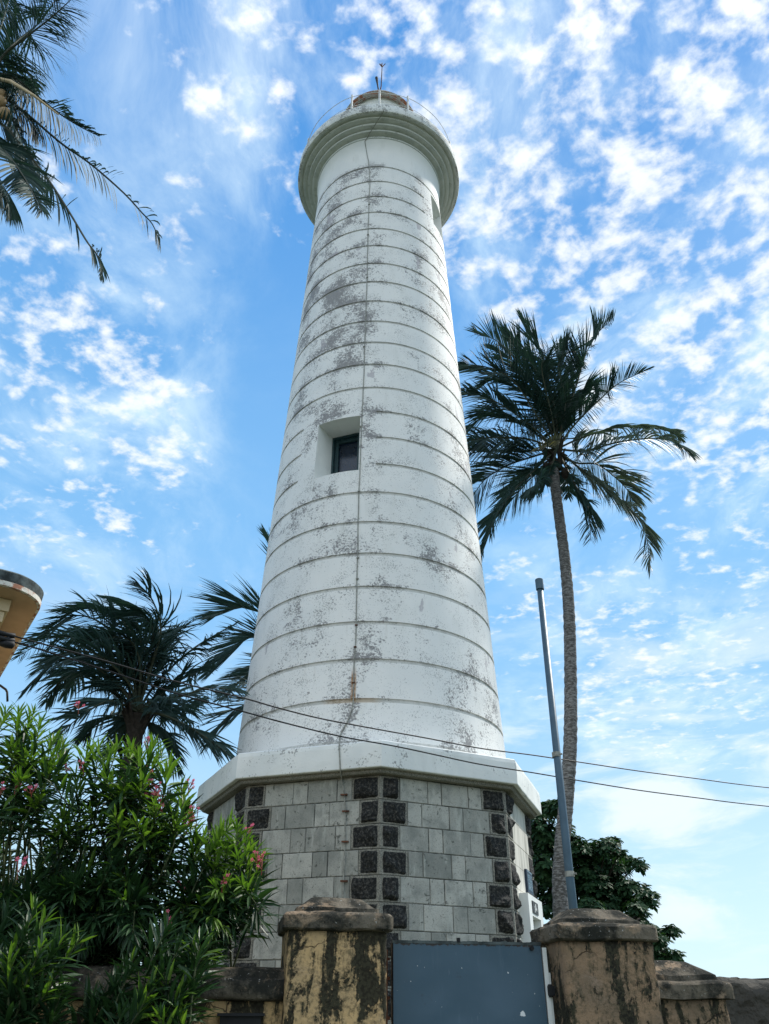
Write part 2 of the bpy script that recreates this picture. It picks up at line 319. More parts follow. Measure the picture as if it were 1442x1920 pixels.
# ------------------------------------------------------------------ mesh helpers
class MB:
    def __init__(s): s.v=[]; s.f=[]; s.mi=[]; s.k=0
    def add(s,vs,fs):
        b=len(s.v); s.v+= [tuple(x) for x in vs]; s.f+=[tuple(b+i for i in q) for q in fs]; s.mi+=[s.k]*len(fs)
    def hexa(s,p):   # 8 points: bottom 4 ccw, top 4 ccw
        s.add(p,[(0,3,2,1),(4,5,6,7),(0,1,5,4),(1,2,6,5),(2,3,7,6),(3,0,4,7)])
    def box(s,c,d,rz=0.):
        c=Vector(c); ca,sa=math.cos(rz),math.sin(rz); P=[]
        for z in (-1,1):
            for x,y in ((-1,-1),(1,-1),(1,1),(-1,1)):
                a,b=x*d[0]/2,y*d[1]/2; P.append((c.x+a*ca-b*sa,c.y+a*sa+b*ca,c.z+z*d[2]/2))
        s.hexa(P)
    def tube(s,pts,r,n=8,cap=True):
        pts=[Vector(p) for p in pts]; N=len(pts); rr=r if hasattr(r,'__len__') else [r]*N
        up=Vector((0,0,1)); T0=(pts[1]-pts[0]).normalized()
        A=T0.cross(up) if abs(T0.z)<.95 else T0.cross(Vector((1,0,0))); A.normalize(); vs=[];fs=[]
        for i,p in enumerate(pts):
            T=(pts[min(i+1,N-1)]-pts[max(i-1,0)]).normalized(); A=(A-T*A.dot(T)).normalized(); B=T.cross(A)
            for j in range(n):
                a=2*math.pi*j/n; vs.append(p+(A*math.cos(a)+B*math.sin(a))*rr[i])
        for i in range(N-1):
            for j in range(n):
                k=(j+1)%n; fs.append((i*n+j,i*n+k,(i+1)*n+k,(i+1)*n+j))
        if cap: fs.append(tuple(range(n-1,-1,-1))); fs.append(tuple((N-1)*n+j for j in range(n)))
        s.add(vs,fs)
    def lathe(s,prof,cx,cy,n=96,a0=0.,capped=False):
        vs=[];fs=[]
        for r,z in prof:
            for j in range(n):
                a=a0+2*math.pi*j/n; vs.append((cx+r*math.cos(a),cy+r*math.sin(a),z))
        for i in range(len(prof)-1):
            for j in range(n):
                k=(j+1)%n; fs.append((i*n+j,i*n+k,(i+1)*n+k,(i+1)*n+j))
        if capped: fs.append(tuple((len(prof)-1)*n+j for j in range(n))); fs.append(tuple(range(n-1,-1,-1)))
        s.add(vs,fs)
    def build(s,name,mats,parent=None,smooth=False,origin=None):
        me=bpy.data.meshes.new(name)
        org=Vector(origin) if origin is not None else (Vector(WL[parent.name]) if parent is not None else Vector((0,0,0)))
        vv=np.array(s.v,dtype=np.float64)-np.array(org)
        me.from_pydata(vv.tolist(),[],s.f); 
        mats=mats if isinstance(mats,(list,tuple)) else [mats]
        for m in mats: me.materials.append(m)
        if len(mats)>1: me.polygons.foreach_set('material_index',s.mi)
        if smooth: me.polygons.foreach_set('use_smooth',[True]*len(me.polygons))
        me.update()
        o=bpy.data.objects.new(name,me); COL.objects.link(o); o.parent=parent
        if parent is None: o.location=org
        WL[o.name]=tuple(org)
        return o
WL={}
def thing(name,loc,label,cat,group=None):
    o=bpy.data.objects.new(name,None); COL.objects.link(o); o.location=loc; o.empty_display_size=.3; WL[o.name]=tuple(loc)
    o['label']=label; o['category']=cat; o['kind']='thing'
    if group: o['group']=group
    return o
def tag(o,label,cat,group=None):
    o['label']=label; o['category']=cat; o['kind']='thing'
    if group: o['group']=group
    return o
def autosmooth(o,deg=35):
    me=o.data; me.polygons.foreach_set('use_smooth',[True]*len(me.polygons))
    import bmesh
    bm=bmesh.new(); bm.from_mesh(me)
    for e in bm.edges:
        if len(e.link_faces)==2 and e.calc_face_angle(0)>R_(deg): e.smooth=False
    bm.to_mesh(me); bm.free()
def N3(p,s,seed=0.): return noise.noise(Vector((p[0]*s+seed,p[1]*s,p[2]*s)))
def fbm(p,s,seed=0.,o=4): return sum(N3(p,s*2**i,seed+i*7.1)/2**i for i in range(o))

# ------------------------------------------------------------------ ground
g=MB(); n=40
def gx(i,n): 
    t=(i/n-.5)*2; return 1500*t*abs(t)**1.6
for i in range(n+1):
    for j in range(n+1): g.v.append((gx(i,n),gx(j,n)+8,0))
for i in range(n):
    for j in range(n): a=i*(n+1)+j; g.f.append((a,a+n+1,a+n+2,a+1)); g.mi.append(0)
go=g.build('ground',M_ground); go['kind']='structure'

# ------------------------------------------------------------------ lighthouse
TX,TY=0.,AXY
LH=thing('lighthouse',(TX,TY,0),'tall round white lighthouse with peeling paint on an octagonal stone base','lighthouse')
def shR(z):
    t=(z-RING0)/(22*RSP); return 2.837-.789*t+.068*t*t
W1=(R_(-123),R_(-98.3),10.28+H,11.925+H); W2=(R_(-37),R_(-13),20.74+H,22.27+H)
rings=[RING0+RSP*k for k in range(23)]
def shaft():
    zs=set([3.60+H,3.9+H,24.0+H-.06])
    for zg in rings:
        for d in (-.042,-.036,.030,.036): zs.add(zg+d)
        zs.add(zg+.4)
    zs|={3.9+H+.4,W1[2],W1[3],W2[2],W2[3],22.43+H+.7,22.43+H+1.1,22.43+H+1.3}
    zs=sorted(zs); th=set(round(-math.pi+2*math.pi*i/240,6) for i in range(240))
    for a in (W1[0],W1[1],W2[0],W2[1]): 
        th={x for x in th if abs(x-a)>.008}; th.add(a)
    for a in (R_(-134.7),R_(-89.6),R_(-48.3),R_(-4)):
        th={x for x in th if abs(x-a)>.006}; th.add(a-.003); th.add(a+.003)
    th=sorted(th); n=len(th)
    def rad(z,a):
        r=shR(z)
        if z>22.43+H+.9: r=max(r,2.075+.06*((z-(22.43+H+.9))/.6)**2)
        for k,zg in enumerate(rings):
            if abs(z-zg)<.0365 and z-zg<.031:
                if 7<=k<=9 and R_(-134.7)<a<R_(-89.6): continue
                if 20<=k<=21 and R_(-48.3)<a<R_(-4): continue
                r-=.022
        return r
    m=MB(); vs=[]
    for z in zs:
        for a in th: r=rad(z,a); vs.append((TX+r*math.cos(a),TY+r*math.sin(a),z))
    fs=[]
    def inside(W,a0,a1,z0,z1): return a0>=W[0]-1e-6 and a1<=W[1]+1e-6 and z0>=W[2]-1e-6 and z1<=W[3]+1e-6
    for i in range(len(zs)-1):
        for j in range(n):
            k=(j+1)%n
            if k and (inside(W1,th[j],th[k],zs[i],zs[i+1]) or inside(W2,th[j],th[k],zs[i],zs[i+1])): continue
            fs.append((i*n+j,i*n+k,(i+1)*n+k,(i+1)*n+j))
    m.add(vs,fs)
    o=m.build('shaft',M_tower,LH); autosmooth(o,25)
shaft()
# the two window recesses: reveals run straight in from the round face
def plane_pt(x,y,P0,nrm):
    v=ray(x,y); c=Vector((0,0,H)); t=(P0-c).dot(nrm)/v.dot(nrm); return c+v*t
def window(W,inner_px,depth):
    am=(W[0]+W[1])/2; nr=Vector((math.cos(am),math.sin(am),0)); tg=Vector((-math.sin(am),math.cos(am),0))  # tg: to the right seen from outside
    zc=(W[2]+W[3])/2; rr=shR(zc); P0=Vector((TX,TY,zc))+nr*(rr*math.cos((W[1]-W[0])/2)-depth)
    def out(a,z): r=shR(z)-.001; return Vector((TX+r*math.cos(a),TY+r*math.sin(a),z))
    if inner_px: I=[plane_pt(x,y,P0,nr) for x,y in inner_px]       # TL,TR,BR,BL
    else:
        hw=rr*math.sin((W[1]-W[0])/2)*.8; I=[P0-tg*hw+Vector((0,0,W[3]-.3-zc)),P0+tg*hw+Vector((0,0,W[3]-.3-zc)),P0+tg*hw+Vector((0,0,W[2]+.1-zc)),P0-tg*hw+Vector((0,0,W[2]+.1-zc))]
    zt=(I[0].z+I[1].z)/2; zb=(I[2].z+I[3].z)/2
    I[0].z=I[1].z=zt; I[2].z=I[3].z=zb
    l=(I[0]+I[3])/2; r=(I[1]+I[2])/2
    I=[Vector((l.x,l.y,zt)),Vector((r.x,r.y,zt)),Vector((r.x,r.y,zb)),Vector((l.x,l.y,zb))]
    m=MB(); K=14
    aa=[W[0]+(W[1]-W[0])*i/K for i in range(K+1)]
    for (zo,zi) in ((W[3],zt),(W[2],zb)):
        vs=[out(a,zo) for a in aa]+[Vector((l.x+(r.x-l.x)*i/K,l.y+(r.y-l.y)*i/K,zi)) for i in range(K+1)]
        m.add(vs,[(i,i+1,K+2+i,K+1+i) for i in range(K)])
    for a,q in ((W[0],l),(W[1],r)):
        zz=[W[2]+(W[3]-W[2])*i/8 for i in range(9)]; zi=[zb+(zt-zb)*i/8 for i in range(9)]
        vs=[out(a,z) for z in zz]+[Vector((q.x,q.y,z)) for z in zi]
        m.add(vs,[(i,i+1,10+i,9+i) for i in range(8)])
    m.build('window_reveal',M_clean,LH)
    # frame and glass
    ux=(r-l); w=ux.length; ux.normalize(); h=zt-zb; inn=-nr
    def bar(mb,u0,u1,z0,z1,d0,d1):
        P=[]
        for z in (z0,z1):
            for u,d in ((u0,d0),(u1,d0),(u1,d1),(u0,d1)): 
                q=Vector((l.x,l.y,0))+ux*u+inn*d; P.append((q.x,q.y,z))
        mb.hexa(P)
    fr=MB(); t=.045
    bar(fr,-.02,t,zb-.02,zt+.02,.004,.08); bar(fr,w-t,w+.02,zb-.02,zt+.02,.004,.08); bar(fr,t,w-t,zt-t,zt+.02,.004,.08); bar(fr,t,w-t,zb-.02,zb+t,.004,.08)
    bar(fr,t,t+.09,zb+t,zt-t,.09,.14); bar(fr,t+.09,w-t,zt-t-.10,zt-t,.09,.14)
    wf=fr.build('window_frame',M_teal,LH)
    pn=MB(); bar(pn,t+.002,w-t-.002,zb+t+.002,zt-t-.002,.15,.16); pn.build('pane',M_darkglass,wf)
window(W1,[(624,820),(674.5,812),(671.5,884),(620,889)],.60)
window(W2,None,.5)
# gallery (stepped corbel, deck edge)
gp=[(2.07,23.60+H),(2.085,23.80+H),(2.11,23.90+H),(2.147,23.945+H)]
lips=[(2.147,23.952),(2.311,24.073),(2.47,24.175),(2.632,24.280)]
for i,(r,z) in enumerate(lips):
    z+=H; nr_,nz=(lips[i+1] if i<3 else (2.80,24.335)); nz+=H
    gp+=[(r+.004,z-.012),(r+.012,z-.006),(r+.014,z+.066),(r+.008,z+.074),(r-.02,z+.078),(r+.02,z+.086),((r+nr_)/2,max(nz-.01,z+.088)),(nr_-.012,nz-.006)]
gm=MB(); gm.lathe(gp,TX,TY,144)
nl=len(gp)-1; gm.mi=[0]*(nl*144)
for i in range(4):  # paler paint on the lip faces imitates the light they catch
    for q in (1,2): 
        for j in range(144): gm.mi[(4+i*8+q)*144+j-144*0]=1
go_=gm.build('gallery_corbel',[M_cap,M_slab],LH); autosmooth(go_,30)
gm=MB(); gm.lathe([(2.775,24.33+H),(2.80,24.326+H),(2.825,24.335+H),(2.835,24.36+H),(2.835,24.72+H),(2.815,24.755+H),(2.77,24.765+H),(.9,24.80+H)],TX,TY,144)
# weather the deck edge so that it is not a machined ring
o=gm.build('gallery_deck',M_fas,LH); 
for v in o.data.vertices:
    if v.co.z>24.5+H: d=fbm(v.co,3.,1)*.008; v.co.x*=1+d*.2; v.co.z+=d*.7
autosmooth(o,40)
# railing
rl=MB()
for zz,rr in ((25.74+H,.011),(25.16+H,.009)):
    rl.tube([(TX+2.65*math.cos(2*math.pi*i/96),TY+2.65*math.sin(2*math.pi*i/96),zz+(.012*math.sin(i*.9))) for i in range(97)],rr,6,False)
rail=rl.build('railing',M_wgrey,LH,True)
for a in (-110.5,-90.2,-69.2,-20,20,60,100,140,-160):
    p=MB(); x,y=TX+2.65*math.cos(R_(a)),TY+2.65*math.sin(R_(a)); p.tube([(x,y,24.74+H),(x,y,25.84+H)],.034,8); p.build('railing_post',M_wgrey,rail)
# lantern room
lm=MB(); lm.lathe([(1.16,24.79+H),(1.16,28.18+H)],TX,TY,64); drum=lm.build('lantern_room',M_clean,LH,True)
sm=MB()
for a in (-121,-94,-80,-55):
    x,y=TX+1.165*math.cos(R_(a)),TY+.985*math.sin(R_(a)); sm.tube([(x,y,24.8+H),(x,y,28.15+H)],.012,6)
sm.build('glazing_bar',M_wgrey,drum)
rm=MB(); rm.k=0; rm.lathe([(1.15,28.20+H),(1.17,28.14+H),(1.24,28.08+H),(1.27,28.12+H)],TX,TY,64)
rm.k=1; rm.k=2; rm.lathe([(1.27,28.12+H),(1.33,28.05+H)],TX,TY,64); rm.k=1; rm.lathe([(1.33,28.05+H),(1.36,28.07+H),(1.415,28.08+H),(1.425,28.12+H),(1.41,28.16+H)],TX,TY,64); rm.k=2
rm.lathe([(1.41,28.16+H),(1.36,28.24+H),(1.1,28.75+H),(.8,29.3+H),(.45,29.8+H),(.15,30.1+H),(.08,30.3+H),(.001,30.4+H)],TX,TY,64)
rm.build('lantern_roof',[M_roofedge,M_roofedge,M_wgrey],LH,True)
am=MB(); bx=TX+.02
am.tube([(bx-.05,TY,30.3+H),(bx+.03,TY,31.0+H),(bx+.06,TY,32.5+H)],[.034,.024,.017],6)
for dx,dz in ((-.11,.20),(0,.26),(.13,.22),(-.05,.2)): am.tube([(bx+.06,TY,32.45+H),(bx+.06+dx,TY,32.5+H+dz)],.018,5)
am.build('lightning_rod',M_rust,LH)
am=MB(); am.tube([(TX-.02,TY-.1,30.2+H),(TX-.09,TY-.1,30.9+H),(TX-.14,TY-.1,31.45+H)],[.03,.03,.06],8); am.build('stub_mast',M_cable,LH)

# octagonal base
A0=R_(-90+2.74)
def ocr(k,r): a=A0+k*math.pi/4; return Vector((TX+r*math.cos(a),TY+r*math.sin(a),0))
def octprism(prof,name,m,par,seg=1):
    b=MB()
    vs=[];fs=[]
    for r,z in prof:
        for k in range(8):
            a=ocr(k,r); c=ocr(k+1,r)
            for s_ in range(seg): q=a.lerp(c,s_/seg); vs.append((q.x,q.y,z))
    n=8*seg
    for i in range(len(prof)-1):
        for j in range(n): fs.append((i*n+j,i*n+(j+1)%n,(i+1)*n+(j+1)%n,(i+1)*n+j))
    b.add(vs,fs); o=b.build(name,m,par)
    return o
sl=octprism([(3.30,3.43+H),(3.56,3.428+H),(3.578,3.432+H),(3.585,3.445+H),(3.588,3.6+H),(3.585,3.80+H),(3.575,3.865+H),(3.55,3.885+H),(3.2,3.925+H),(2.4,3.96+H)],'base_cornice',M_slab,LH,10)
for v in sl.data.vertices:
    d=fbm(v.co,1.7,3)*.010+fbm(v.co,9,5)*.004; v.co.x*=1+d*.25; v.co.y*=1+d*.25
octprism([(3.20,3.36+H),(3.44,3.362+H),(3.46,3.38+H),(3.46,3.405+H),(3.50,3.426+H),(3.40,3.43+H)],'cornice_moulding',M_margin,LH)
RB=3.30; core=octprism([(RB-.014,-.1),(RB-.014,3.37+H)],'base_core',M_mortar,LH)
ROW=.3880; Z0=3.355+H
def facefr(k,r=RB):
    a=ocr(k,r); b=ocr(k+1,r); u=(b-a).normalized(); return a,u,Vector((u.y,-u.x,0)),(b-a).length
def fpt(k,u,z,d): a,ux,nr,L=facefr(k); q=a+ux*u+nr*d; return Vector((q.x,q.y,z))
def face_hit(x,y,k,d=0.):
    a,u,nr,L=facefr(k); p=plane_pt(x,y,a+nr*d,nr); return (p-(a+nr*d)).dot(u),p.z
def block(mb,k,u0,u1,z0,z1,g=.006,dep=0.,b=.006):
    jj=lambda: rnd.uniform(-.0022,.0022)
    u0+=g+jj();u1-=g+jj();z0+=g+jj();z1-=g+jj()
    o=[fpt(k,u0,z0,-.02),fpt(k,u1,z0,-.02),fpt(k,u1,z1,-.02),fpt(k,u0,z1,-.02)]
    m_=[fpt(k,u0,z0,dep-b),fpt(k,u1,z0,dep-b),fpt(k,u1,z1,dep-b),fpt(k,u0,z1,dep-b)]
    t_=[fpt(k,u0+b,z0+b,dep),fpt(k,u1-b,z0+b,dep),fpt(k,u1-b,z1-b,dep),fpt(k,u0+b,z1-b,dep)]
    mb.add(o+m_+t_,[(0,1,5,4),(1,2,6,5),(2,3,7,6),(3,0,4,7),(4,5,9,8),(5,6,10,9),(6,7,11,10),(7,4,8,11),(8,9,10,11)])
blk=MB(); mar=blk; bosses=[]
for k in range(-4,4):
    L=facefr(k)[3]
    for i in range(13):
        z1=Z0-i*ROW; z0=max(z1-ROW,0.)
        wid=[.37,.545,.275,.545,.275,.515] if i%2==0 else [.515,.275,.545,.275,.545,.37]
        sc=L/sum(wid); u=0
        for j,w in enumerate(wid):
            w*=sc
            if j in (0,5):
                blk.k=2; block(mar,k,u+(-.006 if j==0 else 0),u+w+(.006 if j==5 else 0),z0,z1,.005,.0,.004); blk.k=0
                if k in (-3,-2,-1,0,1,2) and i<9: bosses.append((k,u,u+w,z0,z1,i,j))
            elif k==1:
                blk.k=1; 
                if j==1: block(blk,k,u,L-wid[5]*sc,z0,z1,.003,0,.003)
                blk.k=0
            else: block(blk,k,u+rnd.uniform(-.004,.004),u+w,z0,z1,.0062,rnd.uniform(-.004,.004),.008)
            u+=w
blk.build('base_wall',[M_block,M_door_face,M_margin],LH)
for (k,u0,u1,z0,z1,i,j) in bosses:
    mg=.042; b=MB(); ua,ub,za,zb=u0+mg*(1.15 if j==0 else .8),u1-mg*(.8 if j==0 else 1.0),z0+.026,z1-.026
    nu,nz=14,11; vs=[];fs=[]; sd_=rnd.uniform(0,99)
    pls=[(rnd.uniform(.15,.85),rnd.uniform(.2,.8),rnd.uniform(-.16,.16),rnd.uniform(-.16,.16),rnd.uniform(.05,.10)) for _ in range(4)]
    for a in range(nz+1):
        for c in range(nu+1):
            s_,t_=c/nu,a/nz; e=min(s_,1-s_,t_,1-t_)
            q=fpt(k,ua+(ub-ua)*s_,za+(zb-za)*t_,0)
            d=min(p[4]+(s_-p[0])*p[2]+(t_-p[1])*p[3] for p in pls)+fbm(q,7,sd_,5)*.030
            d=-.004 if e==0 else max(.008,min(d,.02+e*.42+fbm(q,12,sd_+4,2)*.01))
            jit=0 if e>0 else fbm(q,9,sd_)*.012
            q=fpt(k,ua+(ub-ua)*s_+jit,za+(zb-za)*t_+jit,d); vs.append(q)
    for a in range(nz):
        for c in range(nu): w=a*(nu+1)+c; fs.append((w,w+1,w+nu+2,w+nu+1))
    b.add(vs,fs); b.build('corner_stone',M_basalt,LH)
# doorway on the right-hand face
def fbox(mb,k,u0,u1,z0,z1,d0,d1):
    mb.hexa([fpt(k,u0,z0,d1),fpt(k,u1,z0,d1),fpt(k,u1,z0,d0),fpt(k,u0,z0,d0),fpt(k,u0,z1,d1),fpt(k,u1,z1,d1),fpt(k,u1,z1,d0),fpt(k,u0,z1,d0)])
ua,zt=face_hit(985.5,1674,1,.12); L=facefr(1)[3]; ub=L-ua
ub=min(L-.36,ua+1.75)
_,zo=face_hit(995,1717,1,.12)
uo,_=face_hit(994.5,1717,1,.12)
pm=MB(); fbox(pm,1,ua,ub,zo,zt,-.01,.16); fbox(pm,1,ua,uo,0,zo,-.01,.16); fbox(pm,1,ub-(uo-ua),ub,0,zo,-.01,.16)
dr=pm.build('doorway_surround',M_clean,LH)
dm=MB(); fbox(dm,1,uo,ub-(uo-ua),0,zo-.02,.004,.03); dm.build('door',M_wgrey,LH)
pu,pz=face_hit(997.5,1686,1,.17); pu2,pz2=face_hit(1009.5,1712,1,.17)
pu2=min(max(pu2,pu+.5),ub-.15); q=MB(); fbox(q,1,pu,pu2,zo+.05,zt-.09,.155,.175); pq=q.build('plaque',M_plaque,LH)
q=MB(); um=(pu+pu2)/2; zz0,zz1=zo+.07,zt-.12; fbox(q,1,um-.035,um+.035,zz0+.04,zz1,.17,.181); fbox(q,1,um-.10,um-.06,zz0,zz0+.06,.17,.181); fbox(q,1,um+.07,um+.11,zz0+.03,zz0+.08,.17,.181); fbox(q,1,um-.12,um-.09,zz1-.08,zz1-.04,.17,.181)
q.build('emblem',M_clean,pq)
su,sz=face_hit(986.5,1629,1,.04); su2,sz2=face_hit(997.5,1674,1,.04); szb=face_hit(989.5,1672,1,.04)[1]
q=MB(); su2=max(su2,su+.6); fbox(q,1,su,su2,szb,sz,.0,.045); sg=q.build('sign_board',M_sign,LH)
q=MB(); hh=(sz-szb)
fbox(q,1,su+.03,su2-.03,sz-.035,sz-.022,.04,.052)
for r_ in range(4):
    zc=sz-.09-(hh-.13)*(r_+.35)/4; uu=su+.08; rr2=random.Random(r_)
    while uu<su2-.12:
        wl=rr2.uniform(.035,.06); zh=.026
        fbox(q,1,uu,uu+.010,zc-zh,zc+zh,.04,.052); 
        if rr2.random()<.8: fbox(q,1,uu+.011,uu+wl,zc+zh-.010,zc+zh,.04,.052)
        if rr2.random()<.6: fbox(q,1,uu+wl-.009,uu+wl,zc-zh,zc+zh-.011,.04,.052)
        if rr2.random()<.6: fbox(q,1,uu+.011,uu+wl-.01,zc-zh,zc-zh+.010,.04,.052)
        uu+=wl+.022
q.build('sign_lettering',M_signtx,sg)
# lightning conductor down the tower
def surfR(z):
    z-=H
    if z>24.33: return 2.835
    if z>23.95:
        for i in range(3,-1,-1):
            if z>=lips[i][1]: 
                r0,z0=lips[i]; r1,z1=(lips[i+1] if i<3 else (2.8,24.335)); return r0+(r1-r0)*min(1,(z-z0)/(z1-z0))
    if z>3.9:
        r=shR(z+H)
        if z>23.33: r=max(r,2.075+.06*((z-23.33)/.6)**2)
        if z>23.6: r=max(r,2.075+.072*(z-23.6)/.35)
        return r
    return None
def onTower(x,y):
    v=ray(x,y); c=Vector((0,0,H)); t=9.
    while t<32:
        P=c+v*t; zc=P.z-H; rho=math.hypot(P.x-TX,P.y-TY)
        if zc>3.9:
            if rho<=surfR(P.z)+.012: return P
        else:
            ro=3.588 if zc>3.43 else (3.47 if zc>3.36 else RB+.02); an=math.atan2(P.y-TY,P.x-TX); kk=math.floor((an-A0)/(math.pi/4)); mid=A0+(kk+.5)*math.pi/4
            if rho*math.cos(an-mid)<=ro*math.cos(math.pi/8)+.012: return P
        t+=.004
    return None
cpx=[(720.4,203),(719.5,207),(713,219),(702,236),(693,250),(690,256),(684.5,264.5),(686,277),(688.5,290),(691.5,306),(693,321),(693.6,345),(692,375),(691,406),(690,440),(689,480),(688.5,520),(687,560),(685.5,610),(683.5,650),(682.5,700),(680.5,750),(678.5,780),(677,830),(675,880),(673,920),(671.5,980),(671,1040),(669,1090),(668.5,1130),(667,1200),(664,1250),(663,1290),(662.5,1318),(657,1340),(648,1360),(640,1374),(637,1383),(636,1400),(637,1430),(638.5,1449),(641,1465),(644.5,1482),(646.5,1500),(647.3,1520),(647,1580),(645.5,1620),(644,1653),(642.5,1690),(641,1730)]
fine=[]
for a,b in zip(cpx[:-1],cpx[1:]):
    for i in range(3): fine.append((a[0]+(b[0]-a[0])*i/3+.25*math.sin(a[1]*.3+i),a[1]+(b[1]-a[1])*i/3))
pts=[p for p in (onTower(x,y) for x,y in fine) if p is not None]
c_=MB(); c_.tube(pts+[Vector((pts[-1].x,pts[-1].y,0.3))],.0125,6); cb=c_.build('conductor_cable',M_conduct,LH,True)
for (x,y) in [(692,383),(690,440),(688.5,520),(683,650),(677,800),(673,921),(671,1046),(670,1085),(668,1172),(666,1213),(663,1280),(645,1490),(648,1521),(647,1578),(645,1652)]:
    p=onTower(x,y)
    if p is None: continue
    c_=MB(); an=math.atan2(p.y-TY,p.x-TX); c_.box(p,(.03,.055 if y<1450 else .12,.025),an); c_.tube([p+Vector((0,-.01,-.01)),p+Vector((0,-.04,-.01))],.014,6); c_.build('cable_clip',M_rust if y>1150 else M_conduct,cb)

# ------------------------------------------------------------------ boundary wall, pillars, gate
WA=R_(9); wv=Vector((math.cos(WA),math.sin(WA),0)); nv=Vector((-math.sin(WA),math.cos(WA),0)); WP=Vector((-.435,4.5,0))
def wp(s_,o_,z): q=WP+wv*s_+nv*o_; return Vector((q.x,q.y,z))
def rrect(s0,s1,o0,o1,rad,step):
    # points of a rounded rectangle in wall coordinates
    P=[]; 
    def line(a,b):
        L=math.dist(a,b); n=max(1,int(L/step))
        for i in range(n): P.append((a[0]+(b[0]-a[0])*i/n,a[1]+(b[1]-a[1])*i/n))
    cs=[((s1-rad,o0+rad),-90),((s1-rad,o1-rad),0),((s0+rad,o1-rad),90),((s0+rad,o0+rad),180)]
    line((s0+rad,o0),(s1-rad,o0))
    for idx,(c,a) in enumerate(cs):
        for q in range(3): an=R_(a+90*q/3); P.append((c[0]+rad*math.cos(an),c[1]+rad*math.sin(an)))
        if idx==0: line((s1,o0+rad),(s1,o1-rad))
        if idx==1: line((s1-rad,o1),(s0+rad,o1))
        if idx==2: line((s0,o1-rad),(s0,o0+rad))
    return P
def stack(name,m,par,s0,s1,o0,o1,secs,rad=.02,step=.03,amp=.008,seed=0.,fr=4.,zstep=.04,origin=None,slope=0.,nofill=False):
    # secs: list of (inset, z)
    full=[secs[0]]
    for a,b in zip(secs[:-1],secs[1:]):
        n=max(1,int(abs(b[1]-a[1])/zstep)) if abs(b[1]-a[1])>zstep else max(1,int(math.dist(a,b)/.03))
        for i in range(1,n+1): full.append((a[0]+(b[0]-a[0])*i/n,a[1]+(b[1]-a[1])*i/n))
    base=rrect(s0,s1,o0,o1,rad,step); cs,cz=(s0+s1)/2,(o0+o1)/2; hw,hd=(s1-s0)/2,(o1-o0)/2
    b=MB(); vs=[]; n=len(base)
    for ins,z in full:
        for (s_,o_) in base:
            ss=cs+(s_-cs)*(hw-ins)/hw; oo=cz+(o_-cz)*max(0.004,(hd-ins))/hd
            q=wp(ss,oo,z+slope*(ss-cs)); d=fbm(q,fr,seed,4)*amp+fbm(q,fr*7,seed+3,2)*amp*.35
            rd=Vector((ss-cs,oo-cz,0)); rd=Vector((max(-1,min(1,(ss-cs)/hw*1.0001))**5,((oo-cz)/hd)**5,0))
            q+=wv*(rd.x*d)+nv*(rd.y*d)+Vector((0,0,fbm(q,fr,seed+9,3)*amp*.8)); vs.append(q)
    fs=[]
    for i in range(len(full)-1):
        for j in range(n): k=(j+1)%n; fs.append((i*n+j,i*n+k,(i+1)*n+k,(i+1)*n+j))
    fs.append(tuple((len(full)-1)*n+j for j in range(n))); fs.append(tuple(range(n-1,-1,-1)))
    b.add(vs,fs); return b.build(name,m,par,True,origin)
def pillar(name,s0,s1,zb,mbody,label,seed,dep=.62):
    t=thing('gate_pillar',wp((s0+s1)/2,dep/2,0),label,'gate pillar')
    stack('pillar_body',mbody,t,s0+.03,s1-.03,.04,dep-.04,[(0,-.05),(0,zb+.01)],.03,.025,.012,seed,3)
    cp=stack('pillar_cap',M_coping,t,s0,s1,0,dep,[(.035,zb),(.008,zb+.004),(0,zb+.012),(0,zb+.070),(.012,zb+.084),(.065,zb+.094),(.068,zb+.112),(.085,zb+.118),(.15,zb+.168),(.175,zb+.172)],.045,.02,.009,seed+5,5,.02)
    autosmooth(cp,40); return t
pillar('L',-.004,.575,.34+H,M_ochreL,'ochre plaster gate pillar streaked with black mould, left of the blue gate',3)
pillar('R',1.474,2.07,.313+H,M_ochreR,'brown stained gate pillar with dark stone cap, right of the blue gate',21,.50)
tL=thing('boundary_wall',wp(-2,.3,0),'low ochre wall with blackened coping, running left under the pink flowering shrub','wall')
stack('wall_body',M_ochreL,tL,-4.6,.20,.13,.45,[(0,-.05),(0,.05+H)],.01,.05,.010,7,2.5,.05)
stack('coping',M_coping,tL,-4.6,.30,.08,.50,[(.03,.03+H),(.0,.04+H),(0,.115+H),(.015,.125+H),(.05,.130+H),(.055,.155+H),(.09,.17+H),(.2,.18+H)],.012,.04,.012,13,5,.02)
tR=thing('wall_pier',wp(2.3,.3,0),'short brown pier with sloping dark cap beside the right gate pillar','wall')
stack('pier_body',M_ochreR,tR,2.05,2.47,.14,.56,[(0,-.05),(0,.055+H)],.03,.03,.012,31,3)
autosmooth(stack('pier_cap',M_coping,tR,1.75,2.51,.10,.60,[(.03,.045+H),(0,.052+H),(0,.118+H),(.01,.13+H),(.05,.14+H),(.055,.165+H),(.17,.235+H),(.2,.237+H)],.04,.02,.010,37,5,.02),40)
rb=stack('rubble_wall',M_rubble,None,2.40,9.0,.75,1.25,[(0,-.05),(0,.13+H),(.05,.16+H),(.2,.165+H)],.05,.05,.05,41,5,.05,origin=wp(5,1,0))
tag(rb,'rough dark coral stone wall beyond the short pier at the right','wall')
